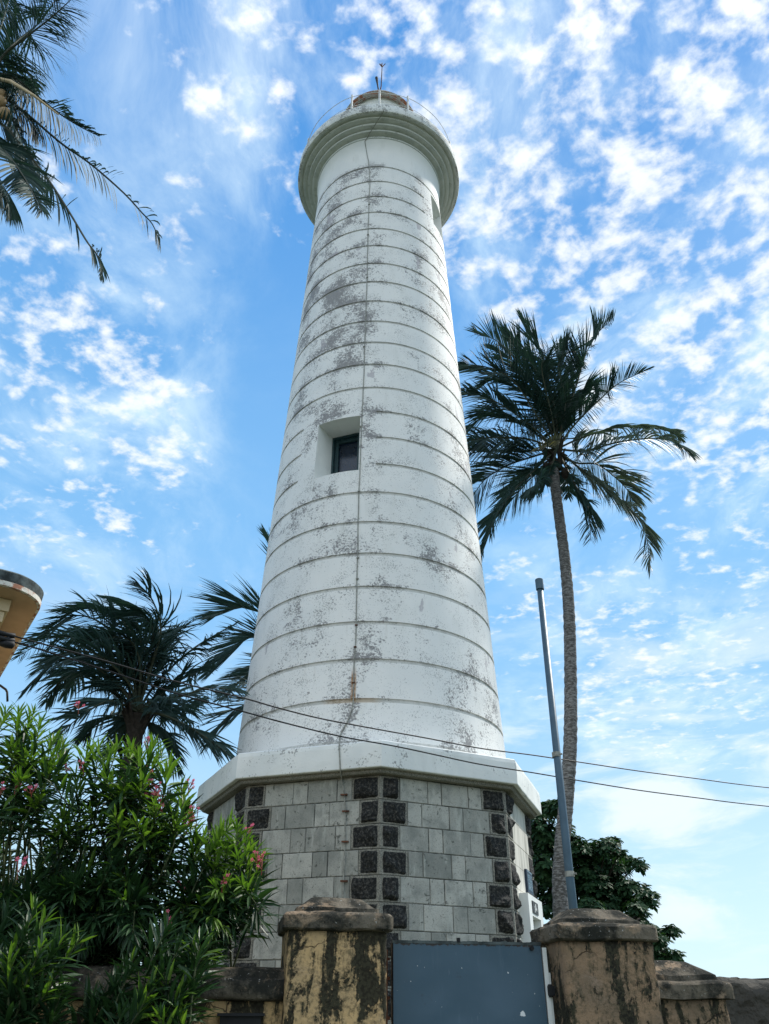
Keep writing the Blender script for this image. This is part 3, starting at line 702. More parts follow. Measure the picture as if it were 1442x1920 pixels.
# gate
G=thing('gate',wp(1.02,.22,0),'blue grey sheet metal gate with chipped paint between the two pillars','gate')
def wbox(mb,s0,s1,o0,o1,z0,z1):
    mb.hexa([wp(s0,o0,z0),wp(s1,o0,z0),wp(s1,o1,z0),wp(s0,o1,z0),wp(s0,o0,z1),wp(s1,o0,z1),wp(s1,o1,z1),wp(s0,o1,z1)])
gm=MB(); nx,nz=24,40; vs=[];fs=[]
for j in range(nz+1):
    for i in range(nx+1):
        s_=.605+(1.440-.605)*i/nx; z=.10+(H+.309-.10)*j/nz; e=min(i,nx-i,j,nz-j)/6
        q=wp(s_,.20+min(1,e)*fbm((s_,0,z),2.2,2,3)*.026,z+(.002*fbm((s_,5,0),20,1) if j==nz else 0)); vs.append(q)
for j in range(nz):
    for i in range(nx): a=j*(nx+1)+i; fs.append((a,a+1,a+nx+2,a+nx+1))
gm.add(vs,fs); gm.build('gate_sheet',M_gate,G,True)
fr=MB(); wbox(fr,.602,.645,.215,.25,.08,H+.300); wbox(fr,1.40,1.443,.215,.25,.08,H+.300); wbox(fr,.645,1.40,.215,.25,H+.255,H+.300); wbox(fr,.645,1.40,.215,.25,.9,.945); wbox(fr,.645,1.40,.215,.25,.08,.125)
fr.build('gate_frame',M_cable,G)

rr=MB(); 
for i in range(30):
    s_=.60+(1.443-.60)*i/30; wbox(rr,s_,s_+.0285,.196,.216,H+.300,H+.313+.006*abs(N3((s_,0,0),30)))
rr.build('rusted_top_edge',M_canfas,G)
bt=MB(); q=wp(1.385,.196,H+.285); bt.tube([q,q-nv*.012],.012,10); q=wp(.97,.20,H+.318); bt.tube([q-Vector((0,0,.01)),q+Vector((0,0,.012))],.011,8); bt.build('bolt',M_cable,G)
pw=MB(); wbox(pw,1.448,1.472,.20,.24,0,H+.29); wbox(pw,1.4725,1.484,.206,.236,0,H+.17); tag(pw.build('gate_post',M_clean,None,origin=wp(1.46,.22,0)),'thin white steel gate post against the right pillar','post')
hg=MB(); q=wp(1.472,.19,H+.085); hg.box(q,(.03,.04,.045),WA); hg.tube([q+Vector((0,0,-.03)),q+Vector((0,0,.03))],.013,8); hg.build('hinge',M_cable,G)
pl=MB(); wbox(pl,.566,.582,.24,.26,0,H+.27)
for i in range(9): wbox(pl,.560,.598,.262,.275,H+.22-i*.09,H+.235-i*.09)
tag(pl.build('hinge_post',M_rust,None,origin=wp(.575,.25,0)),'narrow rusty hinge post in the gap beside the ochre pillar','post')
bx_=MB(); bx_.box(wp(-.18,.10,H-.085),(.20,.06,.11),WA); bx_.box(wp(-.18,.095,H-.027),(.23,.09,.012),WA); tag(bx_.build('wall_box',M_cable,None,origin=wp(-.18,.10,H-.14)),'small black metal box fixed to the ochre wall below its coping','box')

# ------------------------------------------------------------------ steel pole
PB=atY(1072,1690,10); PT=atY(1010.5,1086,10)
pm=MB(); x0,y0=PB.x,10.; pm.tube([(x0,y0,0),(x0+.01,y0,3),(PT.x,y0,PT.z-.15)],[.052,.050,.044],20)
pr=thing('steel_pole',(x0,y0,0),'bare grey steel pole with a cap rising behind the right gate pillar','pole')
pm.build('shaft',M_pole,pr,True)
pm=MB(); pm.tube([(PT.x,y0,PT.z-.17),(PT.x,y0,PT.z-.01),(PT.x,y0,PT.z)],[.058,.058,.045],20); autosmooth(pm.build('pole_cap',M_pole,pr),40)
pm=MB()
for z_ in (2.95,4.35):
    pm.tube([(x0+.012*z_/3,y0,z_-.03),(x0+.012*z_/3,y0,z_+.03)],.056,20); pm.tube([(x0+.05,y0-.03,z_),(x0+.085,y0-.045,z_)],.012,6)
pm.build('clamp_band',M_conduct,pr)

# ------------------------------------------------------------------ palms
def spline(pts,n):
    P=[pts[0]*2-pts[1]]+pts+[pts[-1]*2-pts[-2]]; out=[]
    segs=len(pts)-1
    for i in range(n+1):
        t=i/n*segs; k=min(int(t),segs-1); u=t-k; a,b,c,d=P[k:k+4]
        out.append(.5*((2*b)+(c-a)*u+(2*a-5*b+4*c-d)*u*u+(3*b-a-3*c+d)*u**3))
    return out
def frond(par,pts,L=.8,n=70,droop=.5,wind=Vector((0,0,0)),gaps=(),side=(1,1),seed=0,m=None,start=.14,w=.028,r0=.035,fan=(72,28),rough=.25,clump=1.,torn=0):
    rg=random.Random(seed); C=spline([Vector(p) for p in pts],30); b=MB()
    b.k=1; rad=[r0*(1-i/31)**.8+.004 for i in range(31)]; b.tube(C,rad,5); b.k=0
    Ls=[0]
    for i in range(30): Ls.append(Ls[-1]+(C[i+1]-C[i]).length)
    tot=Ls[-1]
    def ev(t):
        x=t*30; i=min(int(x),29); f=x-i; return C[i].lerp(C[i+1],f),(C[i+1]-C[i]).normalized()
    roll=rg.uniform(-.5,.5)
    cj=rg.uniform(0,50)
    for sd_ in (0,1):
        if side[sd_]<=0: continue
        sg=1 if sd_ else -1
        for i in range(n):
            t=start+(1-start)*(i+rg.random()*.6)/n
            if t>=.999: continue
            if any(a<t<c and rg.random()<pr_ for a,c,pr_ in gaps): continue
            if torn and t<.92 and noise.noise(Vector((t*13+cj,sd_*3.1,5.)))>torn: continue
            p,T=ev(t); up=Vector((0,0,1)); S_=T.cross(up)
            if S_.length<.15: S_=T.cross(Vector((0,1,0)))
            S_.normalize(); U=S_.cross(T).normalized(); ca,sa=math.cos(roll),math.sin(roll); S2=S_*ca+U*sa; U=S2.cross(T)
            kj=noise.noise(Vector((t*9+cj,sd_*7.3,0)))*clump; a=R_(fan[0]+(fan[1]-fan[0])*t+rg.uniform(-6,6)+kj*34)
            d=(T*math.cos(a)+S2*(sg*math.sin(a))+U*(.18+kj*.7)).normalized()
            ll=L*side[sd_]*(.30+.70*math.sin(math.pi*min(1,(t*.86+.12))))*rg.uniform(.82,1.08)
            if t>.9: ll*=.85
            nseg=4; q=p; pts_=[q]; dd=d.copy(); dr=droop*rg.uniform(1-rough,1+rough)
            for s_ in range(nseg):
                dd=(dd+Vector((0,0,-1))*dr*.34+wind*.34+Vector((rg.gauss(0,.03),rg.gauss(0,.03),rg.gauss(0,.03)))).normalized(); q=q+dd*(ll/nseg); pts_.append(q)
            wd=dd.cross(T); 
            if wd.length<.2: wd=dd.cross(up)
            wd.normalize(); wd=(wd+S2*rg.uniform(-.5,.5)+U*rg.uniform(-.3,.3)).normalized()
            ww=w*rg.uniform(.8,1.15)*(1 if t<.85 else .7); prof=[.45,1,.95,.6]
            vs=[];
            for s_ in range(nseg): vs+=[pts_[s_]+wd*ww*prof[s_],pts_[s_]-wd*ww*prof[s_]]
            vs.append(pts_[-1]); fs=[(2*s_,2*s_+1,2*s_+3,2*s_+2) for s_ in range(nseg-1)]+[(2*nseg-2,2*nseg-1,2*nseg)]
            b.add(vs,fs)
    return b.build('frond',[m or M_palm,M_rachis],par)
def trunk(par,pts,r0,r1,n=60,m=None,rg=.0):
    C=spline([Vector(p) for p in pts],n*3); b=MB(); rad=[]
    for i in range(n*3+1): 
        t=i/(n*3); r=r0+(r1-r0)*t+ (r0*.35*max(0,1-t*14)**2); rad.append(r*(1+.035*((i%3)-1)*.8+.03*math.sin(i*1.7)))
    b.tube(C,rad,20); return b.build('trunk',m or M_bark,par,True)
def pxf(Y0,dy,lst):
    n=len(lst)-1; return [atY(x,y,Y0+dy*(i/n)) for i,(x,y) in enumerate(lst)]
# ---- tall palm right of the tower
YP=20.; base=atY(1052,1700,YP); PR=thing('coconut_palm',(base.x-.1,YP,0),'tall curving coconut palm with windswept crown right of the tower','palm tree')
tp=[Vector((base.x-.15,YP,0))]+[atY(x,y,YP) for x,y in ((1052,1700),(1053,1600),(1062,1500),(1069,1400),(1070,1280),(1067,1150),(1059,1050),(1046,950),(1038,880))]
trunk(PR,tp,.195,.150,60)
def c7(l): return [(860+x/3.204,580+y/3.204) for x,y in l]
cr=(590,840)
fr_=[([cr,(500,560),(380,340),(230,190),(95,150)],.5,1.0,.18,1.6),([cr,(470,640),(330,430),(180,350),(10,325)],.2,1.0,.22,-1.2),([cr,(560,520),(500,280),(430,170),(390,60)],-.3,.95,.12,1.),
([cr,(600,560),(600,350),(610,200)],-.6,.7,.3,2.2),([cr,(640,560),(600,330),(690,250),(720,330)],.4,.7,.6,-.5),([cr,(640,640),(710,450),(760,280),(830,150),(935,50)],.0,.95,.10,.8),
([cr,(700,690),(850,540),(970,440),(1140,360)],.3,.62,.35,-1.),([cr,(720,780),(900,720),(1100,700),(1250,730),(1335,775)],.1,.62,1.1,1.2),([cr,(760,850),(950,800),(1160,775),(1300,800),(1390,875)],-.4,.85,1.1,-1.3),
([cr,(720,950),(880,1070),(1020,1190),(1120,1330),(1150,1570)],0,.75,.9,-.8),([cr,(700,920),(830,930),(930,1000),(1010,1080),(1050,1160)],.3,.85,1.0,1.),([cr,(660,980),(720,1090),(780,1200),(795,1390)],.2,.8,.7,-.6),
([cr,(470,950),(340,1080),(220,1250),(130,1500)],.2,.95,.45,-1.4),([cr,(430,890),(290,940),(150,1030),(60,1170)],.3,.95,.8,1.),([cr,(400,850),(230,850),(60,870),(-120,960)],-.2,1.0,.9,.4),
([cr,(420,690),(250,570),(90,510),(-100,520)],.3,1.0,.6,-.9),([cr,(440,730),(330,650),(200,620),(70,700),(-30,800)],.2,.95,.8,1.8),([cr,(420,780),(280,770),(100,780),(-80,860)],0,.95,.9,-2.),
([cr,(560,640),(520,470),(500,330),(540,230)],0,.85,.4,-1.6),([cr,(520,620),(430,450),(320,300),(200,230)],.1,1.,.35,2.4),([cr,(640,700),(720,560),(760,480),(790,560)],0,.8,.7,1.2),([cr,(540,1000),(470,1050),(430,1090)],0,.6,.9,-2.5),
([cr,(540,960),(450,1000),(350,1110),(240,1240)],.1,.95,.6,2.4),([cr,(620,960),(650,1040),(660,1130)],0,.45,.7,2.),([cr,(580,600),(500,420),(380,250),(280,150)],0,.95,.15,-.2),([cr,(500,600),(360,480),(230,420),(160,440)],0,.95,.6,.3)]
for i,(l,dyc,L,dr,dy) in enumerate(fr_):
    frond(PR,pxf(YP,dy,c7(l)),L*1.62,104,dr*.72,Vector((-.08,0,-.02)),seed=100+i,w=.0255,fan=(68,34),clump=.95,torn=.34,m=M_palmpale if i in (7,8,9,10) else None)
frond(PR,pxf(YP,-1.5,c7([(700,775),(600,780),(520,810),(440,855)])),.45,30,.2,seed=90,m=M_palmdry,w=.02,r0=.02)
cr_=MB()
for i in range(26):
    a=rnd.uniform(0,6.28); p=atY(1044,850,YP); p2=p+Vector((math.cos(a)*.55,math.sin(a)*.55,rnd.uniform(-.6,.5))); cr_.tube([p+Vector((0,0,-.6)),p+Vector((math.cos(a)*.22,math.sin(a)*.22,-.1)),p2],[.07,.06,.02],6)
cr_.build('crown_shaft',M_darkbark,PR)
for i in range(9):
    a=rnd.uniform(0,6.28); p=atY(1036,878,YP)+Vector((math.cos(a)*.36,math.sin(a)*.36,rnd.uniform(-.35,.1))); c=MB(); c.lathe([(.001,p.z-.15),(.07,p.z-.13),(.11,p.z-.04),(.11,p.z+.03),(.06,p.z+.1),(.001,p.z+.13)],p.x,p.y,10); c.build('coconut',M_darkbark,PR,True)
# ---- dark palm on the left, blown over by the wind
YL=16.; PL=thing('coconut_palm',(atY(215,1600,YL).x,YL,0),'dark coconut palm with wind-bent crown behind the flowering shrub on the left','palm tree')
b0=atY(205,1700,YL)
trunk(PL,[Vector((b0.x-.1,YL,0))]+[atY(x,y,YL) for x,y in ((207,1700),(214,1600),(228,1500),(247,1420),(257,1340))],.17,.165,40,M_darkbark)
def c4(l): return [(x/2.884,1040+y/2.884) for x,y in l]
cr=(745,850)
wl=Vector((-.55,0,-.05))
fl=[([cr,(820,600),(870,400),(820,240),(740,150)],1.,.75,.1,-1),([cr,(830,560),(850,380),(740,290),(570,235)],1.,.8,.25,1.2),([cr,(760,560),(640,330),(450,280),(260,400)],.8,.75,.35,.8),([cr,(700,560),(560,380),(400,330),(250,420)],.7,.7,.5,-1.2),
([cr,(640,620),(450,470),(280,450),(100,550)],.6,.7,.6,1),([cr,(620,680),(430,570),(280,590),(130,740)],.4,.65,.8,-.7),([cr,(600,740),(460,640),(330,680),(250,800)],.3,.65,.9,1.4),([cr,(640,800),(560,800),(430,880),(300,990)],.2,.65,.6,-1.5),
([cr,(840,700),(980,560),(1100,470),(1280,370)],-.6,.5,.9,.8),([cr,(850,790),(990,760),(1150,720),(1300,745)],-.5,.62,.8,-.9),([cr,(860,860),(1000,920),(1130,1000),(1250,1090)],0,.75,.7,-1.2),([cr,(860,760),(960,680),(1050,640),(1110,610)],-.3,.6,.8,1.5),
([cr,(790,640),(850,540),(880,440)],.6,.7,.6,0),([cr,(720,640),(640,470),(500,420),(330,460)],.8,.8,.5,1.8),([cr,(700,700),(560,560),(420,520),(250,560)],.6,.8,.5,-1.8),([cr,(700,930),(660,1020),(630,1060)],.2,.6,.7,.8),([cr,(820,930),(900,1030),(960,1150)],0,.65,.6,1.2),
([cr,(750,600),(760,420),(690,330),(560,310)],1.,.85,.4,.4),([cr,(780,600),(830,430),(780,340),(640,330)],1.,.85,.6,-.6),([cr,(660,720),(520,640),(400,660),(350,760)],.4,.7,.7,2),([cr,(740,620),(700,500),(600,440),(470,470)],.9,.85,.6,.2),([cr,(760,640),(740,520),(680,450),(560,450)],.9,.85,.7,-1.),
([cr,(680,880),(600,880),(520,920),(450,1000)],.2,.6,.7,1.),([cr,(820,820),(900,840),(1000,830),(1100,800)],-.3,.6,.9,2.),([cr,(800,600),(860,480),(850,400),(800,350)],.7,.9,.9,1.4)]
for i,(l,wk,L,dr,dy) in enumerate(fl):
    frond(PL,pxf(YL,dy,c4(l)),L*1.35,84,dr*.95,wl*max(0,wk)*1.25,seed=300+i,w=.0215,r0=.03,rough=.6,gaps=((.3,.9,.15),),fan=(64,34),clump=1.3,torn=.20)
cr_=MB()
for i in range(24):
    a=rnd.uniform(0,6.28); p=atY(258,1350,YL); cr_.tube([p+Vector((0,0,-.7)),p+Vector((math.cos(a)*.17,math.sin(a)*.17,-.1)),p+Vector((math.cos(a)*.36,math.sin(a)*.36,rnd.uniform(.1,.7)))],[.06,.05,.015],6)
cr_.build('crown_shaft',M_darkbark,PL)
# ---- palm hidden behind the tower
YM=24.; c0=(555,1245); PM=thing('coconut_palm',(atY(c0[0],c0[1],YM).x,YM,0),'palm mostly hidden behind the tower, fronds showing past its left edge','palm tree')
b0=atY(c0[0],c0[1],YM); trunk(PM,[(b0.x-.6,YM,0),(b0.x-.5,YM,4),(b0.x,YM,b0.z-.4)],.25,.2,40)
fm=[([c0,(525,1175),(480,1145),(440,1140),(398,1158)],1.35,.15,.5),([c0,(510,1200),(470,1195),(430,1225),(400,1255)],1.15,.35,-.8),([c0,(520,1235),(480,1255),(445,1280),(412,1312)],.7,.3,1),([c0,(520,1290),(480,1310),(430,1340),(390,1395)],1.05,.4,-.5),
([c0,(540,1120),(520,1050),(497,1000)],.9,.2,.6),([c0,(600,1120),(650,1060),(700,1080)],1.1,.6,1),([c0,(610,1200),(680,1190),(730,1240)],1.1,.6,-1),([c0,(590,1300),(640,1350),(660,1420)],1.1,.5,1),([c0,(570,1130),(590,1040),(620,1000)],1.1,.3,-1),([c0,(540,1300),(520,1360),(500,1420)],1.,.4,0)]
for i,(l,L,dr,dy) in enumerate(fm): frond(PM,pxf(YM,dy,l),L*1.6,84,dr*.5,Vector((-.12,0,.02)),seed=500+i,w=.022,r0=.03,fan=(62,26),clump=.7)
# ---- palm overhead at the top left
YT=6.6; PT_=thing('coconut_palm',(atY(-40,230,YT).x-.5,YT-.3,0),'near coconut palm leaning in overhead at the upper left, with tattered fronds','palm tree')
cc=atY(-45,225,YT)
trunk(PT_,[(cc.x-.5,YT-.3,0),(cc.x-.45,YT-.3,3),(cc.x-.2,YT-.1,cc.z-2),(cc.x,YT,cc.z-.25)],.2,.13,60)
def c8(l): return [(x/3.694,y/3.694) for x,y in l]
cr=(-150,800)
ft=[([cr,(0,420),(180,260),(370,110),(520,-30)],.62,.55,-.8,(),50),([cr,(-40,480),(100,300),(280,150),(420,-60)],.62,.75,.2,(),51),([cr,(-60,560),(60,520),(180,600),(300,700),(430,800),(560,880),(690,945)],.40,.55,.3,(),52),([cr,(-50,640),(150,760),(420,990),(620,1130),(850,1330),(980,1470),(1060,1560),(1110,1695)],.33,.45,.6,((.58,.66,.9),(.66,.82,.72),(.82,.9,.97)),53),
([cr,(0,850),(130,980),(330,1240),(480,1470),(600,1670),(680,1780),(710,1905)],.34,.4,-.6,((.45,.55,.6),(.55,.74,.93),(.74,.8,.6)),54),([cr,(-60,950),(60,1080),(180,1250),(290,1465)],.5,.35,-1.,(),55),([cr,(-120,950),(-60,1150),(20,1300),(60,1420)],.5,.4,-.4,(),56),([cr,(-100,420),(0,200),(60,0),(90,-120)],.6,.6,1.,(),57),
([cr,(-60,680),(60,700),(200,820),(300,960)],.42,.8,.1,(),58),([cr,(-150,1000),(-100,1200),(-60,1380)],.5,.4,.4,(),59),([cr,(-60,600),(60,600),(170,540),(210,560)],.4,1.,.8,(),60),([cr,(-300,500),(-500,300)],.6,.5,0,(),61),([cr,(-400,900),(-600,1100)],.6,.5,0,(),62),([cr,(0,700),(100,860),(170,1050),(190,1180)],.45,.6,0.5,(),63)]
for l,L,dr,dy,gp_,sd_ in ft:
    frond(PT_,pxf(YT,dy,c8(l)),L*1.5,110,dr*1.7,Vector((-.12,0,-.05)),gaps=gp_,seed=sd_,w=.0125,r0=.019,rough=.5,fan=(66,34),clump=1.1)
for (x,y) in ((2,178),(9,212),(-8,196),(-12,222),(1,190),(-20,240)):
    p=atY(x,y,YT-.15); c=MB(); c.lathe([(.001,p.z-.12),(.05,p.z-.105),(.082,p.z-.03),(.085,p.z+.02),(.05,p.z+.08),(.001,p.z+.1)],p.x,p.y,14); c.build('coconut',M_coco,PT_,True)
sp_=MB(); sp_.tube([atY(-4,148,YT-.2),atY(20,153,YT-.2),atY(62,178,YT-.2),atY(110,215,YT)],[.03,.03,.02,.01],8); sp_.build('flower_stalk',M_cream,PT_)

# ------------------------------------------------------------------ broadleaf tree behind the tower, right
YB=24.; TB=thing('almond_tree',(atY(1100,1700,YB).x,YB,0),'dark green broadleaf tree behind the palm trunk and right gate pillar','tree')
cl=[(1012,1520,14),(1030,1515,16),(1050,1512,14),(1010,1550,22),(1025,1575,24),(1060,1555,13),(1015,1620,26),(1030,1660,24),(1020,1700,22),(1060,1600,20),(1085,1600,22),(1110,1592,20),(1135,1590,18),(1145,1580,12),(1090,1630,26),(1120,1625,24),(1150,1625,20),(1175,1618,14),(1195,1620,11),(1105,1660,26),(1140,1660,24),(1170,1665,20),(1195,1672,18),(1212,1685,14),(1219,1695,9),(1130,1690,22),(1165,1692,18),(1190,1702,14),(1060,1650,22),(1060,1700,24),(1100,1710,24),(1195,1715,14),(1240,1752,12),(1258,1745,9),(1230,1765,14),(1240,1790,15),(1262,1795,12),(1225,1800,16),(1250,1815,14),(1150,1740,28),(1200,1750,26),(1200,1790,28),(1075,1575,12),(1160,1600,8)]
lf=MB(); br=MB(); rg=random.Random(5); tb=Vector((atY(1100,1700,YB).x,YB,0)); fork=tb+Vector((.2,0,2.2))
br.tube(spline([tb,tb+Vector((-.1,0,1)),fork],8),[.24-.01*i for i in range(9)],10)
hubs=[atY(1040,1640,YB),atY(1120,1670,YB),atY(1180,1730,YB),atY(1030,1560,YB+.4)]
for h in hubs: br.tube(spline([fork,(fork+h)/2+Vector((0,0,.2)),h],8),[.13-.01*i for i in range(9)],7)
for (x,y,r) in cl:
    c=atY(x,y,YB+rg.uniform(-1.6,1.6)); rad=r*26/F*1.05; h=min(hubs,key=lambda q:(q-c).length)
    br.tube([h,(h+c)/2+Vector((rg.uniform(-.1,.1),0,-.12)),c],[.05,.03,.012],5,False)
    for q in range(int(8+r*r*.16)):
        while True:
            d=Vector((rg.uniform(-1,1),rg.uniform(-1,1),rg.uniform(-1,1)))
            if d.length<1: break
        p=c+Vector((d.x*rad,d.y*rad*1.8,d.z*rad*.75)); br.tube([c,p],[.01,.006],3,False)
        ax=(d*.6+Vector((0,0,.7))).normalized(); s1=ax.orthogonal().normalized(); s2=ax.cross(s1)
        for k in range(7):
            a=k*.9+rg.uniform(-.3,.3); dr_=(s1*math.cos(a)+s2*math.sin(a)+ax*rg.uniform(-.1,.5)).normalized(); L=rg.uniform(.13,.21); wv_=dr_.cross(ax).normalized()*L*.26
            nrm=Vector((0,0,-.25*L)); lf.add([p,p+dr_*L*.35-wv_*.6,p+dr_*L*.75-wv_+nrm*.3,p+dr_*L+nrm,p+dr_*L*.75+wv_+nrm*.3,p+dr_*L*.35+wv_*.6],[(0,1,2,3),(0,3,4,5)])
br.build('trunk',M_darkbark,TB,True); lf.build('crown',M_tree,TB)

# ------------------------------------------------------------------ oleander shrub, left foreground
OL=thing('oleander_shrub',(-2.0,5.3,0),'large oleander shrub with narrow leaves and pink flowers at lower left','shrub')
rg=random.Random(11)
def inpoly(x,y,P):
    c=False; j=len(P)-1
    for i in range(len(P)):
        if (P[i][1]>y)!=(P[j][1]>y) and x<(P[j][0]-P[i][0])*(y-P[i][1])/(P[j][1]-P[i][1])+P[i][0]: c=not c
        j=i
    return c
tips=[(12,1335,4.9),(35,1330,4.8),(62,1338,4.9),(75,1352,4.7),(98,1390,4.8),(120,1395,4.9),(165,1405,5.0),(185,1400,4.8),(205,1412,4.7),(222,1400,4.8),(245,1402,4.9),(262,1412,4.7),(290,1396,4.8),(305,1410,4.9),(320,1432,4.7),(340,1470,4.8),(345,1500,4.7),(352,1520,4.9),
 (330,1545,4.6),(300,1560,4.6),(100,1440,4.6),(60,1420,4.6),(140,1450,4.7),(20,1400,4.6),(40,1460,4.5),(75,1500,4.5),(200,1460,4.5),(230,1480,4.5),(270,1470,4.5),(290,1510,4.5),(255,1540,4.4),(215,1530,4.4),(165,1520,4.5),(120,1530,4.5),
 (410,1560,4.75),(432,1545,4.7),(447,1548,4.7),(462,1572,4.7),(425,1590,4.6),(445,1605,4.55),(478,1590,4.8),(470,1640,4.7),(485,1610,4.8),(455,1660,4.5),(410,1620,4.6),(395,1600,4.7),(430,1650,4.45),(405,1665,4.4),(440,1690,4.6),(475,1665,4.7),(385,1570,4.8),
 (360,1600,5.2),(340,1620,5.3),(355,1650,5.2),(300,1650,5.1),(320,1690,4.9),(350,1700,4.6),(375,1700,4.5),(400,1720,4.4),(395,1760,4.3),(420,1740,4.5),(360,1760,4.3),(375,1790,4.3),
 (90,1715,4.0),(65,1700,4.0),(120,1760,4.0),(150,1760,4.05),(40,1760,4.),(80,1770,3.9),(15,1800,3.9),(310,1830,4.1),(285,1850,4.05),(340,1860,4.1),(270,1880,4.0),(330,1890,4.05),(300,1900,4.),(60,1830,3.95),(95,1850,3.95),(250,1800,4.2)]
poly=[(-80,1360),(40,1350),(90,1400),(180,1420),(310,1430),(335,1500),(310,1560),(270,1610),(240,1690),(330,1730),(400,1700),(400,1790),(340,1830),(330,1930),(200,1930),(110,1870),(-80,1930)]
bush=[(x,y,Y,1) for x,y,Y in tips]
while len(bush)<285:
    x=rg.uniform(-80,420); y=rg.uniform(1340,1940)
    if not inpoly(x,y,poly): continue
    if rg.random()<(.88 if y<1540 else .68 if y<1640 else .12 if y<1700 else 0): continue
    Y=rg.uniform(4.35,5.5) if y<1700 else rg.uniform(4.15,5.4)
    if y>1790:
        if rg.random()<.82: continue
        Y=rg.uniform(4.0,4.25)
    bush.append((x,y,Y,0))
lv=MB(); st=MB()
def leaf(p,d,L,w,cv,young):
    up=Vector((0,0,1)); s_=d.cross(up)
    if s_.length<.1: s_=Vector((1,0,0))
    s_.normalize(); s_=(s_+up*rg.uniform(-.6,.6)+d.cross(s_)*rg.uniform(-.5,.5)).normalized(); n_=s_.cross(d).normalized()
    lv.k=1 if young else 0
    P=[]; q=p; dd=d.copy()
    cs=[p]
    for k in range(3): dd=(dd+Vector((0,0,-1))*cv).normalized(); q=q+dd*(L/3); cs.append(q)
    fold=n_*w*.35
    vs=[cs[0],cs[1]-s_*w+fold,cs[1],cs[1]+s_*w+fold,cs[2]-s_*w*.85+fold,cs[2],cs[2]+s_*w*.85+fold,cs[3]]
    lv.add(vs,[(0,2,1),(0,3,2),(1,2,5,4),(2,3,6,5),(4,5,7),(5,6,7)])
flow=[]
for idx,(x,y,Y,ed) in enumerate(bush):
    tip=atY(x,y,Y)
    bx0=Vector((-2.0+rg.uniform(-.5,.5)+(tip.x+1.6)*.45,5.35+rg.uniform(-.25,.3),.0))
    topz=max(tip.z-.35,1.0) if tip.z>1.85 else 1.95
    if Y<4.32 and tip.z<2.35:   # shoots in front of the wall
        bx0=Vector((tip.x+rg.uniform(-.25,.2)-.1,4.02+rg.uniform(-.05,.08),0)); k2=Vector((bx0.x*.8+tip.x*.2,bx0.y,tip.z*.45)); k3=Vector((bx0.x*.35+tip.x*.65+rg.uniform(-.05,.05),Y*.7+4.05*.3,tip.z*.86))
    elif Y<4.62:   # leans over the wall
        k2=Vector((tip.x-.10-(tip.x+2)*.1,5.1,max(1.75,tip.z-.7))); k3=Vector((tip.x-.05+rg.uniform(-.1,.1),(Y+5.1)/2,max(2.02,tip.z-.2)+ (.1 if tip.z<1.9 else 0)))
    else:
        k2=Vector((tip.x*.6+bx0.x*.4+rg.uniform(-.2,.2),Y*.5+2.65,tip.z*.55)); k3=Vector((tip.x*.88+bx0.x*.12+rg.uniform(-.12,.12),Y+rg.uniform(-.1,.1),tip.z*.85))
    C=spline([bx0,k2,k3,tip],26); st.tube(C,[.009*(1-i/27)**1.3+.0028 for i in range(27)],5,False)
    lens=[0]
    for i in range(26): lens.append(lens[-1]+(C[i+1]-C[i]).length)
    tot=lens[-1]; span=min(tot*.6,rg.uniform(.38,.6) if ed else rg.uniform(.35,.6)); sdist=tot-span; node=0; sc=rg.uniform(.85,1.12)
    dpos=sdist
    while dpos<tot:
        i=max(k for k in range(27) if lens[k]<=dpos); i=min(i,25); f=(dpos-lens[i])/max(1e-6,lens[i+1]-lens[i]); p=C[i].lerp(C[i+1],f); T=(C[i+1]-C[i]).normalized()
        near=(tot-dpos)/span   # 0 at tip
        A_=T.orthogonal().normalized(); B_=T.cross(A_); a0=node*.9
        for k in range(3):
            if rg.random()<.18: continue
            a=a0+k*2.094+rg.uniform(-.25,.25); el=R_(28+45*min(1,near*1.4)+rg.uniform(-10,10))
            d=(T*math.cos(el)+(A_*math.cos(a)+B_*math.sin(a))*math.sin(el)).normalized()
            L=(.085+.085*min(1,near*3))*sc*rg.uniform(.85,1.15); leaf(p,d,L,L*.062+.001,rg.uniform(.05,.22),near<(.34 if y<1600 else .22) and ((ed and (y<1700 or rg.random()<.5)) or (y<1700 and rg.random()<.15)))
        node+=1; dpos+=.016+.012*near
    if idx<len(tips): flow.append((x,y,Y,tip,(C[26]-C[25]).normalized()))
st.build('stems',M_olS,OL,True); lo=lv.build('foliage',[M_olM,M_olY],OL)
fp=[(150,1318,4.9),(277,1452,4.7),(285,1470,4.65),(278,1492,4.65),(300,1500,4.7),(308,1492,4.7),(127,1434,4.7),(160,1437,4.7),(238,1402,4.8),(355,1468,4.75),(361,1462,4.75),(345,1530,4.8),(355,1525,4.8),(362,1518,4.8),(370,1528,4.8),(352,1540,4.8),(469,1551,4.7),(368,1588,5.0),(485,1605,4.65),(492,1615,4.65),(410,1638,4.5),(418,1648,4.45),(62,1475,4.5),(32,1465,4.55),(2,1480,4.5),(88,1682,3.95),(37,1620,4.2),(278,1390,4.8),(345,1665,4.8),(320,1723,4.5),(295,1480,4.62),(306,1512,4.66)]
